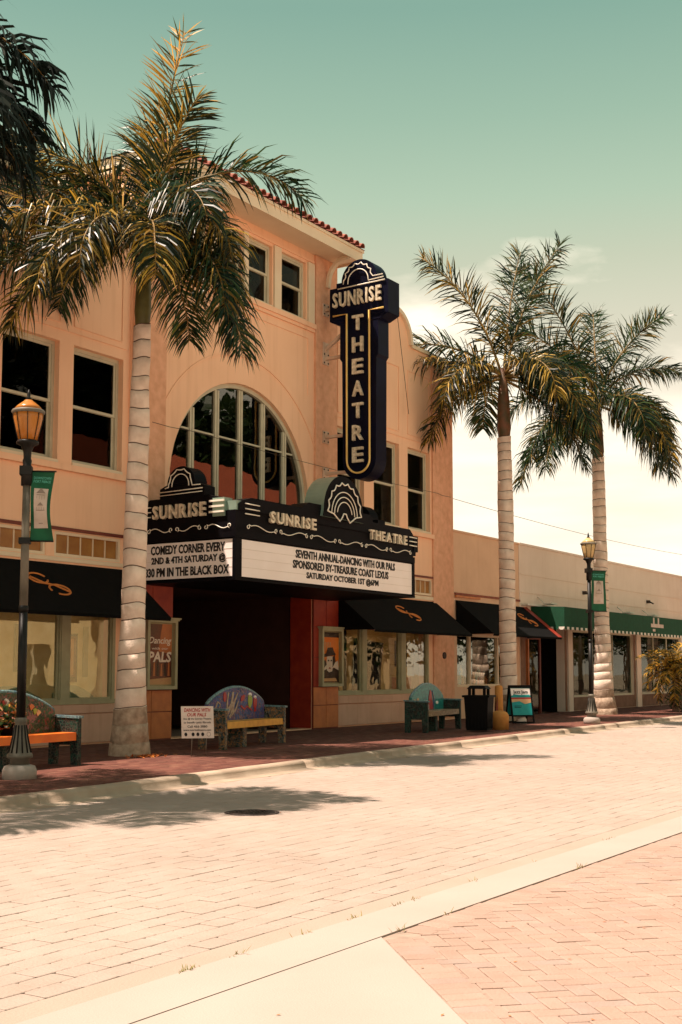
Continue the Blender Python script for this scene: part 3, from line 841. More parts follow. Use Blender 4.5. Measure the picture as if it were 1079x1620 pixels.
# shop windows of the theatre
def shopfront(a, b, z0, z1, posts, frame, head, name='shop_window'):
    w_ = tp(MB().box(a, b, -.03, .12, z0, z0+.09, frame).box(a, b, -.01, .10, z1-.10, z1, head).box(a, a+.08, -.01, .12, z0+.09, z1-.10, frame).box(b-.08, b, -.01, .12, z0+.09, z1-.10, frame), name)
    e = [a+.08]
    for (p, q) in posts:
        sub(MB().box(p, q, -.02, .12, z0+.09, z1-.10, frame).box(p+.03, q-.03, -.035, -.02, z0+.09, z1-.10, frame), 'post', w_)
        e += [p, q]
    e += [b-.08]
    for i in range(0, len(e), 2):
        x0_, x1_ = e[i], e[i+1]
        sub(MB().box(x0_, x1_, .05, .058, z0+.09, z1-.10, GLS), 'pane', w_)
        sub(MB().box(x0_, x0_+.035, .02, .05, z0+.09, z1-.10, frame).box(x1_-.035, x1_, .02, .05, z0+.09, z1-.10, frame).box(x0_+.035, x1_-.035, .02, .05, z0+.09, z0+.125, frame), 'sash', w_)
    return w_
shopfront(13.55, 18.3, .78, 2.62, [(15.1, 15.25), (16.78, 17.06)], SAGE, MAROON)
shopfront(9.6, 13.3, .78, 2.62, [(11.3, 11.5)], SAGE, MAROON)
shopfront(26.4, 31.25, .80, 2.62, [(27.60, 27.86), (29.62, 29.92)], SAGE, MAROON)
# plinth mouldings and facing
tp(MB().box(8.4, 18.3, -.045, -.001, .04, .60, PINKW).box(8.4, 18.3, -.075, -.001, .61, .77, PINKW), 'plinth')
tp(MB().box(26.3, 31.3, -.045, -.001, .04, .58, PINKW).box(26.3, 31.3, -.075, -.001, .60, .79, PINKW), 'plinth')
# window displays; pale back panels stand in for reflections in the glass
def display(x0, x1, zc, dep, back, name='display_room'):
    mb = MB().box(x0, x1, .5, .55, .5, 2.7, back).box(x0, x1, .34, .5, .74, .78, back).box(x0, x0+.03, .34, .5, .78, 2.7, back).box(x1-.03, x1, .34, .5, .78, 2.7, back).box(x0, x1, .34, .55, 2.7, 2.75, DARK)
    return tp(mb, name)
d1 = display(9.5, 18.35, 0, 1, DISP)
d2 = display(26.35, 31.3, 0, 1, YEL)
def poster_flat(frame, a0, a1, b0, b1, layers, parent, name='poster'):
    mb = MB(frame)
    for i, (pol, mt) in enumerate(layers):
        mb.prism([(a0+(a1-a0)*p, b0+(b1-b0)*q) for p, q in pol], .002*i, .002*i+.004, mt)
    o = mb.build(name); o.parent = parent; return o
FS = [(0,0),(1,0),(1,1),(0,1)]
FD = FRONT(0, .49, 0)
poster_flat(FD, 14.0, 15.0, .95, 2.2, [(FS, MODARK), ([(.2,.3),(.7,.3),(.7,.75),(.2,.75)], POSTER2), ([(.1,.05),(.9,.05),(.9,.25),(.1,.25)], POSTER1)], d1)
poster_flat(FD, 15.5, 15.62, 1.0, 2.3, [(FS, MAROON)], d1)
poster_flat(FD, 17.35, 17.75, 1.2, 2.15, [(FS, POSTDK), ([(.1,.1),(.9,.1),(.9,.95),(.1,.95)], POSTER1), ([(.3,.15),(.75,.15),(.75,.9),(.3,.9)], ORT)], d1)
poster_flat(FD, 16.1, 16.3, 1.4, 2.3, [(FS, SAGE)], d1)
poster_flat(FD, 17.9, 18.05, 1.3, 2.3, [(FS, SAGE)], d1)
cu = MB(FD)
for a, b in ((15.3, 16.75), (17.1, 18.2), (13.6, 14.9)):
    cu.prism([(a, .78), (b, .78)]+[(b-(b-a)*t_/8, .92+.22*math.sin(PI*t_/8*.9)) for t_ in range(9)], 0, .02, MINT)
cu.build('display_drape').parent = d1
dr = MB(FD)
dr.prism([(26.4, .8), (27.3, .8), (27.05, 1.5), (27.2, 1.75), (26.9, 2.0), (26.65, 2.25), (26.4, 2.3)], 0, .03, CANVAS)
dr.prism([(27.45, .8), (27.6, .8), (27.6, 2.5), (27.45, 2.5)], 0, .03, CANVAS)
dr.prism([(27.9, .8), (29.35, .8), (29.35, 1.4), (29.5, 2.2), (28.0, 2.3)], 0, .03, CANVAS)
dr.build('display_drape').parent = d2
poster_flat(FD, 30.15, 30.85, 1.55, 2.28, [(FS, POSTDK), ([(.15,.5),(.85,.5),(.85,.6),(.15,.6)], STEEL)], d2)
poster_flat(FD, 30.0, 31.1, .82, 1.25, [(FS, ORT)], d2)

# entrance: recess, jambs, columns of tiles, doors
mb = MB().box(19.85, 19.9, .32, 4.5, 0, 3.3, LOBBY).box(25.17, 25.22, .6, 4.5, 0, 3.3, LOBBY).box(19.85, 25.2, 4.5, 4.6, 0, 3.3, LOBBY).box(19.85, 25.2, .3, 4.5, 3.26, 3.32, LOBBY)
tp(mb, 'entrance_recess')
tp(MB().box(25.14, 25.168, -.068, .55, 0.03, 3.24, REDT), 'entrance_jamb')
for cx0, cx1 in ((18.62, 19.9), (25.18, 26.3)):
    col = tp(MB().box(cx0, cx1, -.115, -.072, 0, 3.28, MAROON), 'entrance_column')
    for z0, z1, mt in ((.03, .57, ORT), (.59, 1.02, ORT), (1.04, 1.75, REDT), (1.77, 2.5, REDT), (2.52, 3.26, REDT)):
        for k in range(2):
            a = cx0+(cx1-cx0)*k/2+.008; b = cx0+(cx1-cx0)*(k+1)/2-.008
            sub(MB().box(a, b, -.13, -.1151, z0, z1, mt), 'tile', col)
for i in range(4):
    x0_ = 20.3+i*1.12
    d = tp(MB().box(x0_, x0_+.08, 4.40, 4.48, 0, 2.5, MAROON).box(x0_+1.0, x0_+1.08, 4.40, 4.48, 0, 2.5, MAROON).box(x0_+.08, x0_+1.0, 4.40, 4.48, 2.38, 2.5, MAROON).box(x0_+.08, x0_+1.0, 4.40, 4.48, 0, .25, MAROON), 'entrance_door')
    sub(MB().box(x0_+.08, x0_+1.0, 4.44, 4.45, .25, 2.38, GL), 'pane', d)
    sub(MB().tube([(x0_+.16, 4.36, .95), (x0_+.16, 4.36, 1.3)], .014, STEEL), 'handle', d)
tp(MB().box(21.6, 21.85, 4.32, 4.4, .9, 2.5, REDT).box(22.75, 22.87, 4.32, 4.4, .9, 2.5, REDT), 'entrance_pier')
tp(MB().box(20.2, 20.9, 1.6, 2.6, 0, 1.05, MAROON).box(20.15, 20.95, 1.55, 2.65, 1.06, 1.12, TRIM).box(20.2, 20.9, 1.6, 2.6, 2.4, 3.2, MAROON), 'ticket_booth')
tp(MB(FRONT(0, 4.3, 0)).prism(rect(21.95, 22.6, 1.2, 2.1), 0, .03, PALEP), 'lobby_notice')
# round vent on the right pilaster, small fittings
tp(MB(FRONT(32.1, -.05, 1.88)).prism(arc(0, 0, .10, 0, 340, 17), 0, .03, IRON), 'round_vent')
# dark stucco patch high on left pilaster
# string cable over the facade
MB().tube([(19.15+13.3*t_/24, -.28 if 1 < t_ < 23 else -.14, 6.60-.09*math.sin(PI*t_/24)) for t_ in range(25)], .006, WIRE, 5).build('cable', label='thin cable strung across the upper windows of the theatre', cat='cable')
MB().tube([(26.0+4*t_/10, -2.0+1.9*t_/10, 10.9-2.2*t_/10+.0) for t_ in range(11)], .008, WIRE, 5).build('guy_wire', label='thin guy wire from the top of the vertical sign to the right wing', cat='wire')

# ------------------------------------------------------------------ awnings
def awning(name, label, x0, x1, zt, zb, yb, logo=None, red_right=False, mt=CANVAS, group='black sloping awnings'):
    aw_ = thing(name, label, 'awning', (x0, -.01, zb), group=group)
    W = x1-x0
    mb = MB()
    n = max(2, int(W/.9)); vs = []; fs = []
    for i in range(n+1):
        xx = W*i/n
        vs += [(xx, 0, zt-zb), (xx, yb*.5, (zt-zb)*.49), (xx, yb, .0), (xx, yb+.02, -.06)]
    for i in range(n):
        for j in range(3): fs.append((i*4+j, i*4+j+1, i*4+j+5, i*4+j+4))
    mb.raw(vs, fs, mt)
    mb.raw([(0,0,zt-zb), (0,yb,0), (0,0,0)], [(0,1,2)], mt).raw([(W,0,zt-zb), (W,yb,0), (W,0,0)], [(0,1,2)], mt)
    o = mb.build('canvas'); o.parent = aw_
    m2 = MB()
    for i in range(n+1):
        xx = .03+(W-.06)*i/n; m2.tube([(xx, -.01, zt-zb-.05), (xx, yb+.04, -.0)], .014, STEEL, 6)
    m2.tube([(.02, yb+.03, -.03), (W-.02, yb+.03, -.03)], .014, STEEL, 6)
    m2.build('frame').parent = aw_
    if red_right:
        L = MB(); L.raw([(W-.35, yb*.02, (zt-zb)*.98+.012), (W, 0, (zt-zb)+.012), (W, yb-.01, .012), (W-.35, yb-.01, .012)], [(0,1,2,3)], REDT)
        L.build('red_edge').parent = aw_
    if logo is not None:
        # double curl drawn as a tube lying on the slope
        s_ = V((0, yb, -(zt-zb))).normalized(); nrm = V((1,0,0)).cross(s_); 
        if nrm.y > 0: nrm = -nrm
        c = V((logo, yb*.45, (zt-zb)*.52))+nrm*.02
        m3 = MB((c, V((1,0,0)), -s_, nrm))
        p = []
        for t_ in range(30):
            a_ = R(20+320*t_/29); p.append((-.16+.20*math.cos(a_)*1.1, .17+.15*math.sin(a_), 0))
        q_ = []
        for t_ in range(30):
            a_ = R(200-320*t_/29); q_.append((.16+.22*math.cos(a_)*1.1, -.15+.15*math.sin(a_), 0))
        m3.tube(p, .022, LOGO, 5); m3.tube(q_, .022, LOGO, 5)
        m3.tube([(-.34, .20, 0), (-.1, .02, 0), (.12, -.02, 0), (.36, -.2, 0)], .024, LOGO, 5)
        m3.build('logo').parent = aw_
    return aw_
awning('awning', 'black canvas awning with orange curl logo over the left shop windows', 8.4, 18.6, 3.46, 2.46, -1.2, logo=7.55)
awning('awning', 'black canvas awning with orange curl logo right of the entrance', 26.32, 31.66, 3.43, 2.46, -1.2, logo=2.8)

# ------------------------------------------------------------------ poster cases
def poster_case(x0, x1, label, kind):
    c = thing('poster_case', label, 'poster case', ((x0+x1)/2, -.13, 1.04), group='poster cases beside the entrance')
    w_ = (x1-x0)/2; H_ = 1.45; f = MB()
    f.box(-w_, -w_+.07, -.12, 0, 0, H_, SAGE).box(w_-.07, w_, -.12, 0, 0, H_, SAGE).box(-w_+.07, w_-.07, -.12, 0, 0, .07, SAGE).box(-w_+.07, w_-.07, -.12, 0, H_-.07, H_, SAGE)
    f.box(-w_+.07, w_-.07, -.02, 0, .07, H_-.07, SAGE)
    f.build('frame').parent = c
    MB().box(-w_-.05, w_+.05, -.17, 0, H_, H_+.035, SAGE).box(-w_-.025, w_+.025, -.145, 0, H_-.03, H_, SAGE).build('cornice').parent = c
    MB().box(-w_+.07, w_-.07, -.10, -.095, .07, H_-.07, GLC).build('pane').parent = c
    F = (V((0, -.022, 0)), V((1,0,0)), V((0,0,1)), V((0,-1,0)))
    a0, a1, b0, b1 = -w_+.09, w_-.09, .10, H_-.10
    p = MB(F); P = lambda pol, i, mt: p.prism([(a0+(a1-a0)*u, b0+(b1-b0)*v) for u, v in pol], .003*i, .003*i+.003, mt)
    if kind == 0:
        P(FS, 0, POSTER1); P([(.45,.55),(1,.5),(1,1),(.6,1)], 1, ORT); P([(0,.0),(1,0),(1,.12),(0,.08)], 1, SANDP)
        for k in range(6): P([(.08+.15*k,.14),(.17+.15*k,.14),(.15+.15*k,.34+.04*(k%3)),(.1+.15*k,.34)], 2, ORT if k % 2 else POSTDK)
        text(p, 'Dancing', a0+.03, a1-.02, b0+.80, b0+.98, .012, WHITEP, offset=.012, ext=.002, shear=.35)
        text(p, 'with our', a0+.12, a1-.12, b0+.72, b0+.77, .012, WHITEP, ext=.002)
        text(p, 'PALS', a0+.02, a1-.02, b0+.46, b0+.68, .012, WHITEP, offset=.03, ext=.002, shear=.12)
    else:
        P(FS, 0, POSTER2); P([(0,.90),(1,.90),(1,1),(0,1)], 1, POSTDK); P([(0,0),(1,0),(1,.30),(0,.26)], 1, POSTDK); P([(.1,.02),(.9,.02),(.8,.09),(.15,.08)], 2, SANDP)
        for k in range(5): P([(.10+.11*k,.62),(.125+.11*k,.62),(.15+.09*k,.80),(.10+.09*k,.80)], 2, SANDP)
        P([(.05,.22),(.35,.28),(.45,.22),(.7,.3),(.98,.24),(.95,.44),(.7,.38),(.3,.38),(.08,.36)], 2, PALEP)   # shoulders
        P([(.3,.24),(.42,.2),(.6,.22),(.66,.36),(.62,.52),(.3,.52),(.27,.36)], 3, PALEP)                      # face
        P([(.12,.50),(.82,.55),(.7,.62),(.62,.70),(.34,.69),(.25,.58),(.1,.55)], 4, POSTDK)                   # hat
        P([(.62,.3),(.8,.42),(.74,.56),(.62,.5)], 4, POSTDK); P([(.08,.26),(.28,.36),(.2,.46),(.1,.4)], 4, POSTDK)
        P([(.34,.42),(.42,.42),(.42,.45),(.34,.45)], 5, POSTDK); P([(.5,.42),(.58,.42),(.58,.45),(.5,.45)], 5, POSTDK)
        P([(.38,.27),(.52,.27),(.45,.31)], 5, REDT)
    p.build('poster').parent = c
    return c
poster_case(19.0, 19.93, 'glazed poster case with red dancing poster left of the entrance', 0)
poster_case(25.40, 26.36, 'glazed poster case with orange poster of a face in a hat', 1)

# ------------------------------------------------------------------ marquee
MQ = thing('marquee', 'black theatre marquee with white letter boards and neon shell over the entrance', 'marquee', (22.4, 0, 3.2))
def mqp(mb, name, **k):
    for m_ in (islands(mb) if name in SPLIT else [mb]):
        o = m_.build(name, **k); o.parent = MQ; o.matrix_parent_inverse = Matrix.Translation((-22.4, 0, -3.2))
    return o
X0, X1, YF = 18.9, 25.9, -2.55
mqp(MB().box(X0+.03, X1-.03, YF+.03, -.14, 3.22, 4.02, BLACK), 'sign_box')
mqp(MB().box(X0-.03, X1+.03, YF-.03, -.14, 3.18, 3.219, BLACK), 'soffit')
mqp(MB().box(X0-.03, X1+.03, YF-.03, -.14, 4.021, 4.16, BLACK).box(X0, X1, YF, -.14, 4.161, 4.56, BLACK), 'upper_band')
FF = FRONT(0, YF, 0); FL = LEFT(X0, 0, 0)
bt = mqp(MB(FF).prism(rect(19.08, 25.83, 3.26, 3.99), -.03, -.005, WHITEP), 'front_board')
bl = mqp(MB(FL).prism(rect(.17, 2.50, 3.26, 3.99), -.03, -.005, WHITEP), 'side_board')
mb = MB(FF)
for z in (3.44, 3.62, 3.80): mb.prism(rect(19.08, 25.83, z, z+.008), -.005, 0.0, PALEP)
mqp(mb, 'letter_track_rail')
mb = MB(FL)
for z in (3.44, 3.62, 3.80): mb.prism(rect(.17, 2.50, z, z+.008), -.005, 0.0, PALEP)
mqp(mb, 'letter_track_rail')
mqp(MB().box(X0-.025, X0+.18, YF-.025, YF+.05, 3.22, 4.02, BLACK).box(X1-.07, X1+.025, YF-.025, YF+.05, 3.22, 4.02, BLACK).box(X0-.025, X0+.05, -.17, -.14, 3.22, 4.02, BLACK), 'corner_trim')
# fix: left board starts past the corner trim
for s_, a, b, z0, z1 in (('SEVENTH ANNUAL-DANCING WITH OUR PALS', 20.95, 25.02, 3.77, 3.945), ('SPONSORED BY-TREASURE COAST LEXUS', 20.85, 24.72, 3.55, 3.725), ('SATURDAY OCTOBER 1ST @6PM', 21.35, 24.27, 3.33, 3.505)):
    mb = MB(FF); text(mb, s_, a, b, z0, z1, .0, LETBLK, offset=.028, ext=.006, spacing=1.0); mqp(mb, 'message_row', fix=False)
for s_, a, b, z0, z1 in (('COMEDY CORNER EVERY', .38, 2.30, 3.76, 3.945), ('2ND & 4TH SATURDAY @', .40, 2.32, 3.535, 3.72), ('830 PM IN THE BLACK BOX', .22, 2.40, 3.31, 3.495)):
    mb = MB(FL); text(mb, s_, a, b, z0, z1, .0, LETBLK, offset=.028, ext=.006); mqp(mb, 'message_row', fix=False)
# stepped upper profile, front
up_ = MB((V((0, 0, 0)), V((1,0,0)), V((0,0,1)), V((0,-1,0))))
up_.prism([(18.98, 4.561), (25.85, 4.561), (25.85, 4.70), (25.7, 4.82), (24.0, 4.82), (23.9, 4.98), (21.4, 4.98), (21.1, 4.84), (19.4, 4.84), (19.1, 4.76), (18.98, 4.68)], 2.15, 2.58, BLACK)
mqp(up_, 'front_crest')
# shell drum
sh = MB(FF)
sh.prism([(22.65+.84*1.0, 4.74)]+arc(22.65, 4.90, .80, 0, 180, 26)+[(22.65-.84, 4.74)], -.42, .10, BLACK, MINT)
mqp(sh, 'shell_drum')
mqp(MB(FF).prism([(22.65+.82, 4.75)]+arc(22.65, 4.90, .78, 0, 180, 26)+[(22.65-.82, 4.75)], .101, .105, BLACK), 'shell_face')
def tube_on(frame, paths, r, mt, name, d=.0):
    mb = MB(frame)
    for p in paths: mb.tube([(a, b, d) for a, b in p], r, mt, 6)
    return mqp(mb, name)
cx_, cz_ = 22.65, 4.84
sc_ = []
nsc = 9
for i in range(nsc):
    a0_, a1_ = 180-i*180/nsc, 180-(i+1)*180/nsc
    for k in range(5):
        a_ = a0_+(a1_-a0_)*k/5; rr_ = .66-.055*math.sin(PI*k/5)+.03
        sc_.append((cx_+rr_*math.cos(R(a_)), cz_+.02+rr_*math.sin(R(a_))))
sc_.append((cx_+.69, cz_+.02))
low = [(cx_-.69, cz_+.02), (cx_-.45, cz_-.02), (cx_-.2, cz_-.16), (cx_-.1, cz_-.06), (cx_-.05, cz_+.02), (cx_+.05, cz_+.02), (cx_+.1, cz_-.06), (cx_+.2, cz_-.16), (cx_+.45, cz_-.02), (cx_+.69, cz_+.02)]
tube_on(FF, [sc_, low], .016, NEON, 'shell_outline', .125)
for r_ in (.52, .41, .30):
    tube_on(FF, [[(a, b) for a, b in arc(cx_, cz_-.02, r_, 178 if r_ > .35 else 170, 2 if r_ > .35 else 10, 20)]], .012, NEON, 'shell_ray', .12)
letters('SUNRISE', FF, 19.97, 21.62, 4.40, 4.64, .045, LETCREAM, MQ)
letters('THEATRE', FF, 23.80, 25.50, 4.42, 4.64, .045, LETCREAM, MQ)
for o in [c for c in MQ.children if c.name.startswith('letter') and 'track' not in c.name]: o.matrix_parent_inverse = Matrix.Translation((-22.4, 0, -3.2))
tube_on(FF, [[(19.15, z+.0), (19.62, z-.0)] for z in (4.70, 4.60, 4.50)], .013, NEON, 'speed_line', .05)
mb = MB((V((0,0,0)), V((1,0,0)), V((0,0,1)), V((0,-1,0))))
for i, z in enumerate((4.63, 4.53, 4.43)):
    mb.tube([(25.62, z, 2.61), (25.98, z, 2.61)], .014, NEON, 6)
mqp(mb, 'speed_line')
mqp(MB().box(25.9, 26.1, YF-.02, YF+.5, 4.3, 4.68, BLACK).box(25.9, 26.02, YF-.0, YF+.6, 4.2, 4.3, BLACK), 'corner_block')
# scrolls
def scroll(a0, a1, z, flip):
    p = []
    r0 = .05
    for k in range(10):
        a_ = R(90+330*k/9); rr_ = r0*(.45+.55*k/9); p.append((a0+.05+rr_*math.cos(a_), z+(-1 if flip else 1)*rr_*math.sin(a_)))
    x_ = p[-1][0]
    for k in range(1, 12):
        u = k/12; p.append((x_+(a1-.05-x_)*u, z+(-1 if flip else 1)*(.045*math.sin(2*PI*u))))
    for k in range(10):
        a_ = R(90-330*k/9+180); rr_ = r0*(1-.55*k/9); p.append((a1-.05+rr_*math.cos(a_), z+(-1 if flip else 1)*rr_*math.sin(a_)))
    return p
tube_on(FF, [scroll(19.2+1.1*i, 19.2+1.1*(i+1)-.06, 4.25, i % 2) for i in range(6)], .010, NEON, 'scroll', .045)
tube_on(FL, [scroll(.30+.75*i, .30+.75*(i+1)-.06, 4.25, i % 2) for i in range(3)], .010, NEON, 'scroll', .045)
# side sign on the left end
FL2 = LEFT(X0, 0, 0)
mb = MB(FL2)
mb.prism([(.15, 4.561), (2.0, 4.561), (2.0, 4.86), (1.9, 4.90), (.35, 4.90), (.15, 4.80)], -.36, .02, BLACK)
mb.prism([(.60, 4.901), (1.76, 4.901), (1.76, 5.10), (1.62, 5.16), (.74, 5.16), (.60, 5.10)], -.34, .0, BLACK)
mqp(mb, 'side_crest')
mqp(MB(FL2).prism([(1.18+.40, 5.161)]+arc(1.18, 5.17, .36, 0, 180, 18)+[(1.18-.40, 5.161)], -.36, .03, BLACK), 'side_arch')
st = [(1.18-.40, 5.10), (1.18-.31, 5.12)]
for i in range(5):
    for k in range(3):
        a_ = 180-i*36-36*k/3; rr_ = .31-.03*math.sin(PI*k/3); st.append((1.18+rr_*math.cos(R(a_)), 5.17+rr_*math.sin(R(a_))))
st += [(1.18+.31, 5.12), (1.18+.52, 5.12)]
mb = MB(FL2)
mb.tube([(a, b, .05) for a, b in st], .012, NEON, 6)
mb.tube([(a, b, .05) for a, b in [(1.18-.22, 5.12)]+arc(1.18, 5.15, .22, 180, 0, 12)+[(1.18+.22, 5.12)]], .011, NEON, 6)
mb.tube([(.62, 5.03, .03), (1.74, 5.05, .03)], .011, NEON, 6); mb.tube([(.62, 4.96, .04), (1.74, 4.98, .04)], .009, NEON, 6)
for z in (4.74, 4.64, 4.54): mb.tube([(.14, z, .04), (.40, z, .04)], .011, NEON, 6)
mqp(mb, 'neon_outline')
n0 = set(MQ.children)
letters('SUNRISE', FL2, .46, 1.84, 4.48, 4.76, .045, LETCREAM, MQ)
for o in set(MQ.children)-n0: o.matrix_parent_inverse = Matrix.Translation((-22.4, 0, -3.2))
mb = MB(FL2); mb.prism(rect(2.0, 2.3, 4.45, 4.82), -.22, .03, MINT); mb.prism(rect(2.3, 2.55, 4.561, 4.75), -.3, -.03, MINT)
mqp(mb, 'mint_step')
mb = MB(FL2)
for z in (4.76, 4.65, 4.54): mb.prism(rect(1.93, 2.3, z-.018, z+.018), .03, .06, NEON)
mqp(mb, 'speed_line')
# the opposite side sign, its back seen over the front
mb = MB((V((X1, 0, 0)), V((0,-1,0)), V((0,0,1)), V((1,0,0))))
mb.prism([(.15, 4.561), (2.1, 4.561), (2.1, 4.84), (.15, 4.84)], -.36, .02, BLACK)
mb.prism([(.60, 4.841), (1.76, 4.841), (1.76, 5.10), (.60, 5.10)], -.34, .0, BLACK)
mb.prism([(1.58, 5.101)]+arc(1.18, 5.11, .38, 0, 180, 18)+[(.78, 5.101)], -.36, .03, BLACK)
mqp(mb, 'side_crest')

# ------------------------------------------------------------------ vertical blade sign
BX = 25.42; BT = .50
BS = thing('vertical_sign', 'tall navy vertical sign with yellow outline and THEATRE letters on the tower', 'sign', (25.67, -.2, 8.5))
BI = Matrix.Translation((-25.67, .2, -8.5))
FB = LEFT(BX, 0, 0)
def bp_(mb, name, **k):
    o = mb.build(name, **k); o.parent = BS; o.matrix_parent_inverse = BI; return o
yc = 1.31
stem = [(yc+.56, 9.20), (yc+.56, 10.20), (yc-.56, 10.20), (yc-.56, 9.20), (yc-.50, 9.12), (yc-.48, 6.62)] + arc(yc, 6.60, .48, 180, 360, 18)[1:] + [(yc+.50, 9.12)]
bp_(MB(FB).prism(stem, -BT, 0, NAVY), 'stem_box')
head = [(yc-.86, 10.16), (yc-.62, 10.05), (yc-.56, 10.201), (yc+.56, 10.201), (yc+.62, 10.05), (yc+.86, 10.16), (yc+.86, 11.04), (yc+.66, 11.04), (yc+.66, 11.16), (yc-.66, 11.16), (yc-.66, 11.04), (yc-.86, 11.04)]
bp_(MB(FB).prism([(yc-.86, 10.201), (yc+.86, 10.201), (yc+.86, 11.04), (yc+.66, 11.04), (yc+.66, 11.16), (yc-.66, 11.16), (yc-.66, 11.04), (yc-.86, 11.04)], -BT-.02, .02, NAVY), 'head_box')
bp_(MB(FB).prism([(yc-.86, 10.2), (yc-.6, 10.08), (yc+.6, 10.08), (yc+.86, 10.2)], -BT-.01, .01, NAVY), 'head_foot')
bp_(MB(FB).prism(arc(yc, 11.161, .52, 0, 180, 22), -BT, 0, NAVY), 'head_arch')
out = [(yc-.74, 10.32), (yc-.33, 10.32), (yc-.33, 6.62)]+arc(yc, 6.60, .33, 180, 360, 16)[1:]+[(yc+.33, 6.62), (yc+.33, 10.32), (yc+.74, 10.32)]
mb = MB(FB); mb.tube([(a, b, .05) for a, b in out], .026, GOLD, 6); bp_(mb, 'outline_tube')
mb = MB(FB)
sc_ = [(yc-.44, 11.10)]
for i in range(7):
    for k in range(4):
        a_ = 176-i*172/7-172/7*k/4; rr_ = .43-.05*math.sin(PI*k/4); sc_.append((yc+rr_*math.cos(R(a_)), 11.16+rr_*math.sin(R(a_))))
sc_ += [(yc+.43, 11.17), (yc+.72, 11.17)]
mb.tube([(a, b, .045) for a, b in sc_], .014, NEON, 6)
mb.tube([(a, b, .045) for a, b in [(yc-.30, 11.08)]+arc(yc, 11.12, .30, 180, 0, 14)+[(yc+.30, 11.08), (yc+.74, 11.10)]], .014, NEON, 6)
mb.tube([(yc-.6, 11.0, .05), (yc+.78, 11.02, .05)], .016, NEON, 6)
bp_(mb, 'neon_outline')
n0 = set(BS.children)
letters('SUNRISE', FB, yc-.74, yc+.68, 10.52, 10.90, .06, LETCREAM, BS, offset=.02)
for i, ch in enumerate('THEATRE'):
    z = 9.86-i*.555
    mb = MB(FB); text(mb, ch, yc-.155, yc+.155, z, z+.38, .06, LETCREAM, offset=.02, ext=.035); mb.build('letter', BS, fix=False)
for o in set(BS.children)-n0: o.matrix_parent_inverse = BI
# brackets to the wall
def wall_bracket(z, d0=.135, d1=.5, diag=False):
    mb = MB().box(BX+.12, BX+.38, -.165, -.136, z-.16, z+.16, BRKT)
    mb.box(BX+.2, BX+.3, -d1-.5, -.165, z-.035, z+.035, BRKT)
    if diag: mb.raw([(BX+.21, -.165, z+.2), (BX+.21, -.165, z+.30), (BX+.21, -.9, z+.78), (BX+.21, -.9, z+.68), (BX+.29, -.165, z+.2), (BX+.29, -.165, z+.30), (BX+.29, -.9, z+.78), (BX+.29, -.9, z+.68)], [(0,1,2,3),(4,5,6,7),(0,3,7,4),(1,2,6,5)], BRKT).box(BX+.12, BX+.38, -.165, -.136, z+.17, z+.42, BRKT)
    for a in (-.09, .09):
        for b in (-.11, .11): mb.box(BX+.25+a-.018, BX+.25+a+.018, -.18, -.165, z+b-.018, z+b+.018, IRON)
    bp_(mb, 'wall_bracket')
wall_bracket(10.62); wall_bracket(9.35, diag=True); wall_bracket(7.32); wall_bracket(6.38)

# ------------------------------------------------------------------ low building to the right
LB = thing('shop_building', 'long low shop building with cream parapet and green awning', 'shop building', (44, 0, 0))
def lp(mb, name, **k):
    for m_ in (islands(mb) if name in SPLIT else [mb]):
        o = m_.build(name, **k); o.parent = LB; o.matrix_parent_inverse = Matrix.Translation((-44, 0, 0))
    return o
def lwall(outline, holes, y, th, mt, name='wall'):
    vs, fs = curve_slab(outline, holes, th)
    return lp(MB((V((0,y,0)), V((1,0,0)), V((0,0,1)), V((0,1,0)))).raw(vs, fs, mt), name)
lwall([(32.76,0),(37.5,0),(37.5,5.62),(32.76,5.62)], [rect(33.05, 36.85, .95, 2.55)], .02, .3, LOWP)
lwall([(37.5,0),(60,0),(60,5.62),(37.5,5.62)], [rect(37.9, 41.2, .0, 2.9), rect(42.0, 48.3, .5, 2.9), rect(49.2, 54.5, .5, 2.9)], .0, .3, LOWC)
lp(MB().box(32.76, 37.5, -.02, .4, 5.621, 5.68, LOWP).box(37.5, 60, -.04, .4, 5.621, 5.69, LOWC), 'coping')
lp(MB().box(32.9, 37.5, -.03, .02, 3.72, 3.78, TERRA).box(37.6, 60, -.25, -.0, 3.60, 3.66, WHITE), 'ledge')
lp(incised([[(37.6, 4.65), (60, 4.65)], [(37.6, 4.05), (60, 4.05)]], 0, .03, LOWC), 'wall_groove')
lp(MB().box(32.76, 60, .35, 14, 5.1, 5.2, ROOFM).box(59.7, 60, .3, 14, 0, 5.6, LOWC).box(32.76, 60, 14, 14.3, 0, 5.6, LOWC), 'rear_wall')
lp(MB().box(33, 59.5, 2.6, 2.7, 0, 3.4, DARK).box(33, 59.5, .35, 2.6, 3.3, 3.35, DARK).box(37.4, 37.45, .33, 2.6, 0, 3.3, DARK).box(41.5, 41.6, .33, 2.6, 0, 3.3, DARK), 'dark_room')
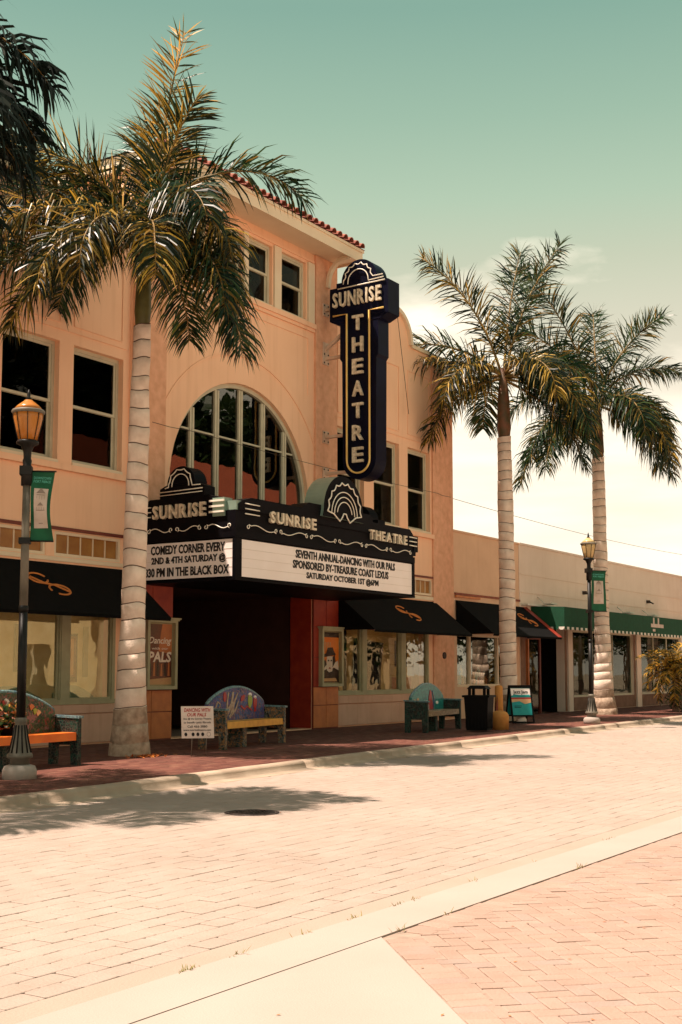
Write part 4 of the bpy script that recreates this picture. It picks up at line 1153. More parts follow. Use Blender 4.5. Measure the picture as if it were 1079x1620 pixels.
# shop window with goods
w_ = lp(MB().box(33.05, 36.85, .06, .16, .95, 1.02, TRIM).box(33.05, 36.85, .06, .16, 2.48, 2.55, TRIM).box(33.05, 33.12, .06, .16, 1.02, 2.48, TRIM).box(36.78, 36.85, .06, .16, 1.02, 2.48, TRIM), 'shop_window')
for xx in (33.95, 35.9): sub(MB().box(xx, xx+.09, .06, .16, 1.02, 2.48, TRIM), 'mullion', w_)
sub(MB().box(33.12, 36.78, .12, .126, 1.02, 2.48, GLS), 'pane', w_)
GOODS = [DISP, YEL, WHITE, ORT, PALEP, MAROON, TEALP]
mb = MB()
mb.box(33.1, 36.8, .6, .9, .95, 1.0, MAROON)
for i in range(46):
    xx = rnd.uniform(33.2, 36.7); h_ = rnd.uniform(.1, .45); z_ = rnd.choice([1.0, 1.0, 1.25])
    mb.lathe([(.03, 0), (.05, .02), (rnd.uniform(.03, .07), h_*.6), (.02, h_*.8), (.03, h_)], rnd.choice(GOODS), 7, (xx, rnd.uniform(.62, .85), z_))
sub(mb, 'window_goods', w_)
# posts, plinths, glass of the cream shops
mb = MB()
for a, b in ((41.2, 42.0), (48.3, 49.2)): mb.box(a+.2, b-.2, -.08, -.003, 0, 2.9, LOWC)
lp(mb, 'pier')
for a, b, z0 in ((42.0, 48.3, .5), (49.2, 54.5, .5)):
    n = 3; w_ = lp(MB().box(a, b, .08, .18, z0, z0+.06, SASH).box(a, b, .08, .18, 2.84, 2.9, SASH), 'shop_window')
    for i in range(n+1):
        xx = a+(b-a-.06)*i/n; sub(MB().box(xx, xx+.06, .08, .18, z0+.06, 2.84, SASH), 'mullion', w_)
        if i < n: sub(MB().box(xx+.06, xx+(b-a-.06)/n, .12, .126, z0+.06, 2.84, GL), 'pane', w_)
mb = MB()
mb.box(38.6, 39.9, 1.0, 1.05, .3, 2.8, YEL).box(44.2, 45.6, 1.0, 1.05, .5, 2.7, YEL).box(43.6, 45.6, .98, 1.0, .5, 1.1, MAROON).box(50.5, 51.4, 1.0, 1.05, .5, 2.2, YEL)
lp(mb, 'interior_screen')
w_ = lp(MB().box(37.9, 38.0, .1, .2, 0, 2.5, ORT).box(38.35, 38.43, .1, .2, 0, 2.5, ORT).box(37.9, 39.4, .1, .2, 2.5, 2.6, MAROON).box(39.3, 39.4, .1, .2, 0, 2.5, MAROON), 'shop_door')
sub(MB().box(38.43, 39.3, .14, .146, .1, 2.5, GL), 'pane', w_); sub(MB().tube([(38.5, .05, .95), (38.5, .05, 1.25)], .015, STEEL), 'handle', w_)
BROWNR = mat('brown_render', (.26, .14, .09), (.18, .09, .055), rough=.8, scale=3)
for a, b, z1 in ((37.52, 37.88, 2.88), (41.22, 41.38, 2.88), (41.82, 41.98, 2.88), (48.32, 48.48, 2.88), (49.02, 49.18, 2.88), (42.0, 48.3, .49), (49.2, 54.5, .49)):
    lp(MB().box(a, b, -.02, -.002, .02, z1, BROWNR), 'shopfront_facing')
# wall fixtures
for i, xx in enumerate((43.0, 50.0)):
    MBx = MB().box(xx, xx+.12, -.14, -.005, 4.25, 4.37, IRON).tube([(xx+.06, -.14, 4.3), (xx+.02, -.3, 4.22)], .03, IRON, 6)
    lp(MBx, 'wall_lamp')
for xx in (38.7, 43.4, 46.3, 49.2): lp(MB().box(xx, xx+.5, -.62, -.3, 3.68, 3.73, WHITE).tube([(xx+.25, -.3, 3.7), (xx+.25, -.0, 3.95)], .02, WHITE, 5), 'awning_light')
awning('awning', 'black awning with red right edge on the peach shop behind the middle palm', 32.95, 38.05, 3.55, 2.52, -1.25, logo=3.9, red_right=True)
MB(FRONT(0,0,0)).prism(rect(32.9, 34.5, 3.63, 3.70), -.0, .06, ORT).build('rust_strip', LB).matrix_parent_inverse = Matrix.Translation((-44, 0, 0))
# green box awning
ga = thing('green_awning', 'green box awning with white scalloped hem on the cream shops', 'awning', (38.4, 0, 2.9))
Wg = 13.2; yb = -1.2
mb = MB().raw([(0,0,.70), (Wg,0,.70), (Wg,yb,.66), (0,yb,.66), (0,0,0), (Wg,0,0), (Wg,yb,0), (0,yb,0)], [(0,1,2,3), (3,2,6,7), (0,3,7,4), (1,5,6,2)], GREENA)
mb.build('canvas').parent = ga
mb = MB(); n = 66
for i in range(n):
    a = Wg*i/n; b = Wg*(i+1)/n; m_ = (a+b)/2
    mb.raw([(a, yb-.005, .0), (b, yb-.005, .0), (b, yb-.005, -.05), (m_+.05, yb-.01, -.10), (m_-.05, yb-.01, -.10), (a, yb-.005, -.05)], [(0,1,2,3,4,5)], WHITE if i % 2 else GREENA)
for i in range(6):
    a = yb*i/6; b = yb*(i+1)/6; m_ = (a+b)/2
    mb.raw([(-.005, a, 0), (-.005, b, 0), (-.005, b, -.05), (-.01, m_-.05, -.10), (-.01, m_+.05, -.10), (-.005, a, -.05)], [(0,1,2,3,4,5)], WHITE if i % 2 else GREENA)
mb.build('scalloped_valance').parent = ga
mb = MB((V((8.6, yb-.003, .12)), V((1,0,0)), V((0,0,1)), V((0,-1,0))))
mb.prism(rect(0, 1.5, .12, .26), 0, .006, BPRINT); mb.prism(rect(.25, .42, .26, .5), 0, .006, BPRINT); mb.prism(rect(.8, .97, .26, .5), 0, .006, BPRINT); mb.prism(rect(.2, .5, -.04, .06), 0, .006, BPRINT)
mb.build('emblem').parent = ga
mb = MB()
for i in range(8): mb.tube([(.05+(Wg-.1)*i/7, -.02, .6), (.05+(Wg-.1)*i/7, yb+.03, .02)], .015, STEEL, 5)
mb.build('frame').parent = ga
# building further down the street
fb = thing('far_building', 'pale two-storey building with balcony at the far end of the street', 'building', (75, 2, 0))
MB().box(-12, 25, 0, 14, 0, 6.0, LOWC).box(-12.1, 25.1, -.12, 0, 5.9, 6.15, TRIM).build('wall').parent = fb
MB().box(-6, -1, -1.3, -.13, 6.2, 6.35, WHITE).box(-6, -5.8, -1.3, -.13, 6.36, 7.6, ORT).box(-6.1, -.9, -1.5, .0, 7.6, 7.8, MAROON).build('balcony').parent = fb
for i in range(5):
    f_ = MB().box(-9+5*i, -6+5*i, -.06, -.002, 1.0, 3.2, SASH).build('window'); f_.parent = fb
    MB().box(-8.8+5*i, -6.2+5*i, -.08, -.061, 1.2, 3.0, GL).build('pane').parent = f_

# ------------------------------------------------------------------ buildings across the street (behind the camera, lit, mirrored in the glass)
def opp(label, x0, x1, h, wallm, roofm, yy=-27.5):
    b = thing('opposite_building', label, 'building', ((x0+x1)/2, yy, 0), group='buildings across the street mirrored in the glass')
    w2 = (x1-x0)/2
    holes = []; n = int((x1-x0)/3.2)
    for i in range(n):
        a = -w2+.9+i*3.2
        holes.append(rect(a, a+1.7, .6, 2.7))
        if h > 6: holes.append(rect(a, a+1.3, 4.6, 6.6))
    vs, fs = curve_slab(rect(-w2, w2, 0, h), holes, .3)
    MB((V((0,0,0)), V((1,0,0)), V((0,0,1)), V((0,-1,0)))).raw(vs, fs, wallm).build('wall').parent = b
    MB().box(-w2-.2, w2+.2, -.5, .35, h, h+.5, roofm).build('cornice').parent = b
    for hh in holes:
        f_ = MB().box(hh[0][0], hh[1][0], -.2, -.15, hh[0][1], hh[2][1], DARK).build('window'); f_.parent = b
        MB().box((hh[0][0]+hh[1][0])/2-.04, (hh[0][0]+hh[1][0])/2+.04, -.149, -.08, hh[0][1], hh[2][1], SASH).build('mullion').parent = f_
    MB().box(-w2, w2, -9, -.4, 0, h-.4, wallm).build('body').parent = b
    return b
opp('cream two-storey building across the street, left one of the mirrored row', 4, 27, 7.6, OPPC, OPPR)
opp('cream low building across the street, middle one of the mirrored row', 27.6, 46, 5.2, DISP, OPPR)
ob_ = opp('cream tall building across the street, right one of the mirrored row', 46.6, 78, 8.5, OPPC, OPPR)
MB().raw([(-15.9, .3, 9.0), (15.9, .3, 9.0), (15.9, -4.2, 14.6), (-15.9, -4.2, 14.6), (15.9, -9, 9.0), (-15.9, -9, 9.0)], [(0,1,2,3), (3,2,4,5), (0,3,5), (1,4,2)], OPPR).build('pitched_roof').parent = ob_

OAK = leafmat('oak_leaf', [(0, (.01, .025, .008)), (1, (.035, .06, .015))], trans=.15)
def oak(x_, y_, h_, w_, lab, ls=1.0, cn=260):
    T = thing('oak_tree', lab, 'tree', (x_, y_, -.12), group='oak trees across the street mirrored in the glass')
    rg_ = random.Random(int(x_)); mb = MB(); mb.tube([(0,0,-.05), (.1,0,h_*.25), (0,.1,h_*.45)], [.3, .22, .18], FIBRE, 9)
    cl = []
    for k in range(9):
        a_ = k*2.4; c_ = V((math.cos(a_)*w_*.5*rg_.uniform(.3,1), math.sin(a_)*w_*.5*rg_.uniform(.3,1), h_*rg_.uniform(.5,.85))); cl.append(c_)
        mb.tube([(0,.05,h_*.4), c_*.6+V((0,0,h_*.15)), c_], [.12, .07, .03], FIBRE, 6)
    mb.build('trunk').parent = T
    mb = MB()
    for c_ in cl:
        for _ in range(cn):
            d_ = V((rg_.gauss(0,1), rg_.gauss(0,1), rg_.gauss(0,.8))).normalized()*rg_.uniform(.2,1)**.5*w_*.34
            p_ = c_+d_; a_ = V((rg_.uniform(-1,1), rg_.uniform(-1,1), rg_.uniform(-1,1))).normalized()*.28*ls; b_ = a_.cross(V((rg_.uniform(-1,1), rg_.uniform(-1,1), 1))).normalized()*.16*ls
            mb.raw([p_-a_, p_-b_, p_+a_, p_+b_], [(0,1,2,3)], OAK)
    mb.build('crown', fix=False).parent = T
for i_, x_ in enumerate((66, 78, 89, 99, 110, 122, 136)): oak(x_, -22.5-(i_ % 2)*1.5, 7.5+(i_*37 % 3), 7.5, ('first', 'second', 'third', 'fourth', 'fifth', 'sixth', 'seventh')[i_]+' broad oak along the far pavement across the street')
for i_, x_ in enumerate((56, 66, 76, 86, 97)): oak(x_, -42, 25-(i_*31 % 4), 14, ('first', 'second', 'third', 'fourth', 'fifth')[i_]+' very tall oak behind the buildings across the street', 2.2, 420)
# ------------------------------------------------------------------ street lamps
def lamp(label, loc, amber, post2, bw, rz):
    L = thing('street_lamp', label, 'street lamp', loc, group='acorn street lamps on the kerb')
    mb = MB().lathe([(.225, -.03), (.225, .11), (.20, .165), (.14, .185)], CONC if True else POST, 20); mb.build('footing').parent = L
    pr_ = [(.13, .186), (.13, .26), (.17, .275), (.17, .31), (.14, .35), (.095, .55), (.072, .72), (.085, .74), (.085, .77), (.066, .80)]
    mb = MB(); mb.lathe(pr_, POSTG, 20)
    for k in range(12):
        a_ = 2*PI*k/12; c_, s_ = math.cos(a_), math.sin(a_)
        mb.tube([(c_*.146, s_*.146, .34), (c_*.10, s_*.10, .55), (c_*.078, s_*.078, .70)], .010, POST, 5)
    mb.build('base').parent = L
    mb = MB(); mb.lathe([(.060, .80), (.057, 2.25)], POST, 16); mb.lathe([(.057, 2.25), (.050, 3.9)], post2, 16); mb.lathe([(.063, 2.2), (.063, 2.28)], POST, 16)  # left lamp: sunlit upper and shaded lower shaft put into the colours
    mb.build('shaft').parent = L
    mb = MB().lathe([(.075, 3.9), (.075, 4.15), (.055, 4.18), (.062, 4.24), (.05, 4.27), (.055, 4.36), (.09, 4.44), (.15, 4.47), (.15, 4.50), (.12, 4.52)], POST, 16); mb.build('capital').parent = L
    MB().lathe([(.125, 4.52), (.16, 4.66), (.195, 4.82), (.20, 4.90)], amber, 16).build('lens').parent = L
    mb = MB().lathe([(.215, 4.88), (.225, 4.91), (.215, 4.93)], POSTG, 16)
    for k in range(8):
        a_ = 2*PI*k/8; c_, s_ = math.cos(a_), math.sin(a_)
        mb.tube([(c_*.13, s_*.13, 4.52), (c_*.165, s_*.165, 4.66), (c_*.2, s_*.2, 4.82), (c_*.21, s_*.21, 4.91)], .007, POST, 4)
    mb.build('cage').parent = L
    MB().lathe([(.205, 4.93), (.15, 4.99), (.10, 5.03), (.06, 5.06), (.055, 5.07)], amber, 16).build('roof').parent = L
    MB().lathe([(.03, 5.07), (.045, 5.09), (.02, 5.12), (.025, 5.15), (.006, 5.22)], POST, 10).build('finial').parent = L
    return L
def banner(label, x, y, z0, z1, w_, ang, wave):
    B = thing('banner', label, 'banner', (x, y, 0), ang, group='green downtown banners on the lamp posts')
    nx, nz = 6, 16; vs = []; fs = []
    def P(i, j, o=0.):
        u = i/nx; v = j/nz
        ww = w_*(1-.16*math.sin(PI*v)*wave)
        return (u*ww+.06, .05*math.sin(2.2*PI*v+u*2)*wave-o, z0+(z1-z0)*v)
    mb = MB()
    for j in range(nz+1):
        for i in range(nx+1): vs.append(P(i, j))
    fs = [(j*(nx+1)+i, j*(nx+1)+i+1, (j+1)*(nx+1)+i+1, (j+1)*(nx+1)+i) for j in range(nz) for i in range(nx)]
    mb.raw(vs, fs, GREENB, True); mb.build('cloth').parent = B
    mb = MB(); vs = []; n = 0; fs = []
    js = range(3, 13)
    for j in js:
        for i in (1, 2, 3, 4, 5): vs.append(P(i, j, .006))
    nj = len(list(js))
    fs = [(j*5+i, j*5+i+1, (j+1)*5+i+1, (j+1)*5+i) for j in range(nj-1) for i in range(4)]
    mb.raw(vs, fs, BPRINT, True); mb.build('printed_panel').parent = B
    def onb(frame_u0, u1, v0, v1, s_, mt):
        m2 = MB(); vv, ff = text_raw(s_, .01, .02)
        a0 = min(p[0] for p in vv); a1 = max(p[0] for p in vv); b0 = min(p[1] for p in vv); b1 = max(p[1] for p in vv)
        out_ = []
        for p in vv:
            u = frame_u0+(u1-frame_u0)*(p[0]-a0)/(a1-a0); v = v0+(v1-v0)*(p[1]-b0)/(b1-b0)
            q = P(u*nx, v*nz, .009); out_.append((q[0], q[1]-.002*(p[2] > 0), q[2]))
        m2.raw(out_, ff, mt); o = m2.build('lettering', fix=False); o.parent = B
    onb(.12, .88, .885, .925, 'DOWNTOWN', BTEXT); onb(.12, .88, .835, .872, 'FORT PIERCE', BTEXT)
    # sketch of a building on the panel
    m2 = MB()
    def poly(pts, mt):
        m2.raw([(lambda q: (q[0], q[1]-.004, q[2]))(P(u*nx, v*nz, .008)) for u, v in pts], [tuple(range(len(pts)))], mt)
    poly([(.28, .68), (.72, .68), (.5, .76)], BUILDT); poly([(.30, .66), (.7, .66), (.7, .65), (.3, .65)], BUILDT)
    poly([(.28, .44), (.72, .44), (.72, .43), (.28, .43)], BUILDT); poly([(.35, .50), (.65, .50), (.5, .55)], BUILDT); poly([(.4, .26), (.6, .26), (.6, .25), (.4, .25)], BUILDT)
    for u in (.32, .44, .56, .68): poly([(u-.008, .44), (u+.008, .44), (u+.008, .64), (u-.008, .64)], BUILDT)
    m2.build('sketch', fix=False).parent = B
    MB().tube([(0, 0, z1), (w_+.08, 0, z1)], .011, POST, 6).tube([(0, 0, z0), (w_+.06, 0, z0)], .011, POST, 6).box(-.09, .07, -.09, .09, z1-.06, z1+.06, POST).box(-.08, .07, -.08, .08, z0-.04, z0+.04, POST).build('arms').parent = B
bang = math.atan2(rt.y, rt.x)
lamp('acorn street lamp with amber lens and green banner at the left kerb', (11.50, -4.75, 0), AMBER, POSTG, .3, 0)
lamp('acorn street lamp with pale lens between the two right palms', (32.0, -4.62, 0), AMBER2, POST, .3, 0)
banner('green downtown banner on the left lamp post under the amber lens', 11.50, -4.75, 3.15, 4.10, .31, bang+R(8), 1.0)
banner('green downtown banner on the right lamp post by the far palms', 32.0, -4.62, 3.05, 4.17, .46, bang+R(15), .5)

# ------------------------------------------------------------------ benches
def bench(label, loc, rz, back, seat, side, extra):
    B = thing('bench', label, 'bench', loc, rz, group='mosaic benches with arched backs')
    W, D_ = 2.45, .52
    MB().box(.09, W-.09, 0, D_-.08, .37, .49, seat).build('seat').parent = B
    MB().box(.9, 1.05, .1, D_-.1, 0.0, .37, side).build('support').parent = B
    for x0_ in (0, W-.09):
        MB().prism([(0,0)], 0, 0, side) if False else None
        mb = MB((V((x0_, 0, 0)), V((0,1,0)), V((0,0,1)), V((1,0,0))))
        mb.prism([(-.02, 0), (.10, 0), (.12, .3), (D_-.12, .3), (D_-.10, 0), (D_+.02, 0), (D_+.02, .72), (-.02, .70)], 0, .09, side)
        mb.prism([(-.05, .70), (D_+.04, .72), (D_+.04, .75), (-.05, .735)], -.012, .102, MOCAP)
        mb.build('side_panel').parent = B
    F = (V((0, D_-.07, 0)), V((1,0,0)), V((0,0,1)), V((0,-1,0)))
    top = []
    for i in range(25):
        u = i/24; xx = W-.12-(W-.24)*u
        top.append((xx, .80+.30*math.sin(PI*u)**.8))
    pol = [(.12, .35), (W-.12, .35)]+top
    MB(F).prism(pol, -.03, .05, back).build('back_panel').parent = B
    cap = MB(F); pp = [(xx, zz+.012, .01) for xx, zz in top]; cap.tube(pp, .034, MOCAP, 6); cap.build('back_cap').parent = B
    for nm, items in extra:
        for pts, mt in items: MB(F).prism(pts, .05, .062, mt).build(nm).parent = B
    return B
def blob(cx, cz, rx, rz_, n=14, wob=.0, rot=0):
    o = []
    for i in range(n):
        a_ = 2*PI*i/n; r_ = 1+wob*math.sin(3*a_+1)
        x_ = rx*r_*math.cos(a_); z_ = rz_*r_*math.sin(a_); o.append((cx+x_*math.cos(rot)-z_*math.sin(rot), cz+x_*math.sin(rot)+z_*math.cos(rot)))
    return o
def stroke(pts, w0, w1):
    L = []; R_ = []; n = len(pts)
    for i, (a, b) in enumerate(pts):
        p = pts[max(0, i-1)]; q = pts[min(n-1, i+1)]; dx, dz = q[0]-p[0], q[1]-p[1]; l_ = math.hypot(dx, dz) or 1
        w_ = w0+(w1-w0)*i/(n-1); L.append((a-dz/l_*w_, b+dx/l_*w_)); R_.append((a+dz/l_*w_, b-dx/l_*w_))
    return L+R_[::-1]
tree = [(stroke([(.62, .50), (.80, .62), (.98, .78), (1.04, 1.02)], .07, .03), MOTREE), (stroke([(.98, .6), (1.06, .8), (1.22, 1.0)], .05, .015), MOTREE),
        (stroke([(.8, .6), (.82, .85), (.86, 1.02)], .03, .015), MOTREE), (stroke([(.9, .55), (1.15, .7), (1.25, .85)], .03, .01), MOTREE)]
fish = [(blob(1.72, .84, .085, .13, wob=.08), MOYG), (blob(1.93, .80, .075, .12, wob=.08), MORED), (blob(1.72, .96, .06, .04), WHITEP), (blob(1.93, .91, .05, .03), WHITEP),
        (blob(1.42, .90, .09, .05, rot=.5), MORED), (blob(.72, .93, .06, .09), MORED), ([(1.9, .69), (1.96, .69), (1.98, .63), (1.88, .63)], MORED)]
swirl = [(stroke([(.35, .7), (.45, .85), (.55, .8), (.5, .7), (.6, .6)], .02, .01), MOTREE), (stroke([(1.35, .75), (1.5, .68), (1.6, .74), (1.78, .66)], .018, .01), MORED), (stroke([(.28, .62), (.38, .6), (.46, .68)], .02, .01), MOTREE)]
bench('mosaic bench with blue fish-and-tree back and yellow seat at the entrance', (17.68, -3.28, 0), R(9), MOBLUE, YELSEAT, MOSIDE, [('tree_motif', tree), ('fish_motif', fish), ('swirl_motif', swirl)])
red = [([(1.20, .50), (1.52, .50), (1.50, .72), (1.42, .93), (1.34, .97), (1.26, .82)], MORED), (stroke([(1.55, .5), (1.62, .75), (1.5, .95)], .035, .02), MOBLUE)]
wh = [([(x_, .56), (x_+.07, .56), (x_+.05, .72), (x_+.01, .72)], WHITEP) for x_ in (.42, .58, .76, .94, 1.08)]+[(blob(1.84, .66, .08, .04), WHITEP), (blob(.28, .7, .05, .06), SANDP), (blob(.5, .74, .06, .05), SANDP), ([(1.18, .40), (1.26, .40), (1.24, .62), (1.19, .62)], WHITEP)]
bench('mosaic bench with teal back and red figure beside the black bin', (25.05, -3.36, 0), R(9), MOTEAL, MOSEAT, MODARK, [('red_figure_motif', red), ('white_motif', wh)])
fl = [(blob(rnd.uniform(.3, 2.0), rnd.uniform(.6, .98), .05, .045, 7, .25), rnd.choice([MORED, SANDP, SANDP, MOYG, PALEP, ORT])) for _ in range(26)]
fl = [f for f in fl if max(p[1] for p in f[0]) < .80+.28*math.sin(PI*min(1, max(0, (sum(p[0] for p in f[0])/7-.12)/2.06)))**.8]
bench('mosaic bench with flowered green back and orange seat behind the left lamp', (11.25, -3.88, 0), R(5), MOFLOW, ORSEAT, MODARK, [('flower_motif', fl)])

for x_, y_, lab in ((12.38, -3.52, 'croton in a dark pot on the orange seated bench, right one by the lamp post'), (11.72, -3.58, 'croton in a dark pot on the orange seated bench, left one at the picture edge')):
    pp_ = thing('potted_plant', lab, 'plant', (x_, y_, .49))
    MB().lathe([(.09, 0), (.12, .16), (.13, .17)], TRASH, 12).build('pot').parent = pp_
    mb = MB(); rg_ = random.Random(int(x_*100))
    for _ in range(230):
        d_ = V((rg_.gauss(0,1), rg_.gauss(0,1), rg_.gauss(0,.8))).normalized()*rg_.uniform(.5, 1)
        p_ = V((d_.x*.30, d_.y*.17, .27+d_.z*.22)); a_ = V((rg_.uniform(-1,1), rg_.uniform(-1,1), rg_.uniform(-.3,.9))).normalized()*.055; b_ = a_.cross(V((rg_.uniform(-1,1), rg_.uniform(-1,1), .2))).normalized()*.025
        mb.raw([p_-a_, p_-b_, p_+a_, p_+b_], [(0,1,2,3)], CROTON if rg_.random() < .4 else SHRUB)
    mb.build('foliage', fix=False).parent = pp_
# ------------------------------------------------------------------ yard sign
YS = thing('yard_sign', 'small white yard sign advertising dancing with our pals beside the blue bench', 'yard sign', (16.12, -3.98, 0), math.atan2(rt.y, rt.x)+R(12))
sk = -.04
mb = MB((V((0,0,0)), V((1,0,0)), V((sk,0,1)).normalized(), V((0,-1,0))))
mb.prism(rect(-.27, .27, .30, .83), -.004, .004, PALEP); mb.build('panel').parent = YS
m2 = MB((V((0,0,0)), V((1,0,0)), V((sk,0,1)).normalized(), V((0,-1,0))))
text(m2, 'DANCING WITH', -.22, .22, .735, .80, .006, REDPR, offset=.02, ext=.001, shear=.2)
text(m2, 'OUR PALS', -.17, .15, .66, .72, .006, REDPR, offset=.02, ext=.001, shear=.2)
text(m2, 'live @ the Sunrise Theatre', -.23, .23, .60, .64, .006, LETBLK, offset=.012, ext=.001)
text(m2, 'to benefit cystic fibrosis', -.23, .22, .535, .58, .006, LETBLK, offset=.012, ext=.001)
text(m2, 'Call 466-3880', -.17, .16, .475, .515, .006, LETBLK, offset=.012, ext=.001)
text(m2, 'www.sunrisetheatre.com', -.24, .22, .42, .455, .006, LETBLK, offset=.012, ext=.001)
for x_ in (-.20, -.08, .0, .08): m2.prism(blob(x_, .365, .026, .032, 10), .004, .006, LETBLK)
m2.tube([(a, b, .006) for a, b in blob(.18, .365, .03, .035, 14)+[(.21, .365)]], .003, BUILDT, 4)
m2.build('lettering', fix=False, kind='stuff').parent = YS
MB().tube([(-.12, .006, .0), (-.11, .006, .34)], .006, STEEL, 5).tube([(.12, .006, .0), (.13, .006, .34)], .006, STEEL, 5).build('wire_stake').parent = YS

# ------------------------------------------------------------------ bin, bollard, A-frame
TB = thing('litter_bin', 'square black litter bin with hooded lid between bench and bollard', 'litter bin', (26.52, -3.97, 0), R(12))
MB().raw([(-.25,-.25,.03),(.25,-.25,.03),(.25,.25,.03),(-.25,.25,.03),(-.29,-.29,.80),(.29,-.29,.80),(.29,.29,.80),(-.29,.29,.80)], [(0,3,2,1),(4,5,6,7),(0,1,5,4),(1,2,6,5),(2,3,7,6),(3,0,4,7)], TRASH).build('body').parent = TB
mb = MB()
for k in range(6):
    for s_ in (-1, 1):
        x_ = -.21+.084*k; mb.box(x_-.018, x_+.018, s_*.262-.012, s_*.262+.012, .08, .76, TRASH)
        mb.box(s_*.262-.012, s_*.262+.012, x_-.018, x_+.018, .08, .76, TRASH)
mb.build('slats').parent = TB
MB().box(-.33, .33, -.33, .33, .801, .85, TRASH).build('lid').parent = TB
mb = MB()
for a in (-.18, .18):
    for b in (-.18, .18): mb.box(a-.035, a+.035, b-.03, b+.03, .851, 1.0, TRASH)
mb.raw([(-.24,-.24,1.0),(.24,-.24,1.0),(.24,.24,1.0),(-.24,.24,1.0),(-.17,-.17,1.08),(.17,-.17,1.08),(.17,.17,1.08),(-.17,.17,1.08)], [(0,3,2,1),(4,5,6,7),(0,1,5,4),(1,2,6,5),(2,3,7,6),(3,0,4,7)], TRASH)
mb.build('hood').parent = TB
BO = thing('bollard', 'short ochre concrete bollard with round top right of the bin', 'bollard', (27.62, -3.98, 0))
MB().lathe([(.22, 0), (.225, .30), (.215, .36), (.17, .42), (.09, .455), (.02, .46)], POT, 20).build('drum').parent = BO
BP = thing('post', 'tapered ochre wooden post standing behind the round bollard', 'post', (28.2, -3.68, 0))
MB().lathe([(.115, 0), (.10, 1.02), (.085, 1.06), (.03, 1.07)], POT, 12).build('shaft').parent = BP
MB().raw([(-.11,-.03,.1),(-.30,-.02,.1),(-.10,-.02,.85)], [(0,1,2)], MAROON).raw([(-.11,.03,.1),(-.30,.02,.1),(-.10,.02,.85)], [(0,2,1)], MAROON).build('brace').parent = BP
AF = thing('sandwich_board', 'black framed sandwich board with teal beach poster beside the middle palm', 'sandwich board', (31.0, -2.95, 0), math.atan2(rt.y, rt.x)+R(18))
for s_ in (-1, 1):
    fr = (V((0, -.02*s_ , 1.02)), V((s_,0,0)), V((0, s_*.22, 1.0)).normalized(), V((0,-s_,.22)).normalized())
    mb = MB(fr); mb.prism(rect(-.33, .33, -1.02, -.98), -.02, .01, TRASH); mb.prism(rect(-.33, -.29, -.98, .02), -.02, .01, TRASH); mb.prism(rect(.29, .33, -.98, .02), -.02, .01, TRASH); mb.prism(rect(-.29, .29, -.06, .02), -.02, .01, TRASH); mb.prism(rect(-.29, .29, -.84, -.80), -.02, .01, TRASH)
    mb.build('frame').parent = AF
    mb = MB(fr); mb.prism(rect(-.29, .29, -.80, -.06), -.012, .0, TEALP)
    mb.prism(rect(-.29, .29, -.26, -.07), .0, .003, WHITEP); mb.prism(rect(-.29, .29, -.36, -.32), .0, .003, REDPR)
    mb.prism([(-.29, -.36), (.29, -.36), (.29, -.46), (.1, -.50), (-.05, -.42), (-.29, -.45)], .0, .002, SANDP); mb.prism([(-.27, -.28), (.27, -.29), (.26, -.24), (.0, -.25), (-.2, -.23)], .003, .005, TEALP)
    text(mb, 'Jazz Jam', -.22, .22, -.24, -.12, .006, LETBLK, offset=.025, ext=.001)
    mb.prism(rect(-.22, -.02, -.60, -.585), 0, .003, NAVY); mb.prism(rect(-.22, .0, -.56, -.545), 0, .003, NAVY)
    mb.build('poster').parent = AF
MB().lathe([(.15, 0), (.14, .12), (.09, .20)], PALEP, 10, (.05, .0, .0)).build('sandbag').parent = AF
# white sign box on the far shop and potted thing
MB().box(49.95, 50.35, -.5, -.42, .55, 1.25, PALEP).box(50.13, 50.17, -.48, -.44, 0, .55, STEEL).build('notice_board', label='small white notice board beside the far pink pier', cat='notice board')

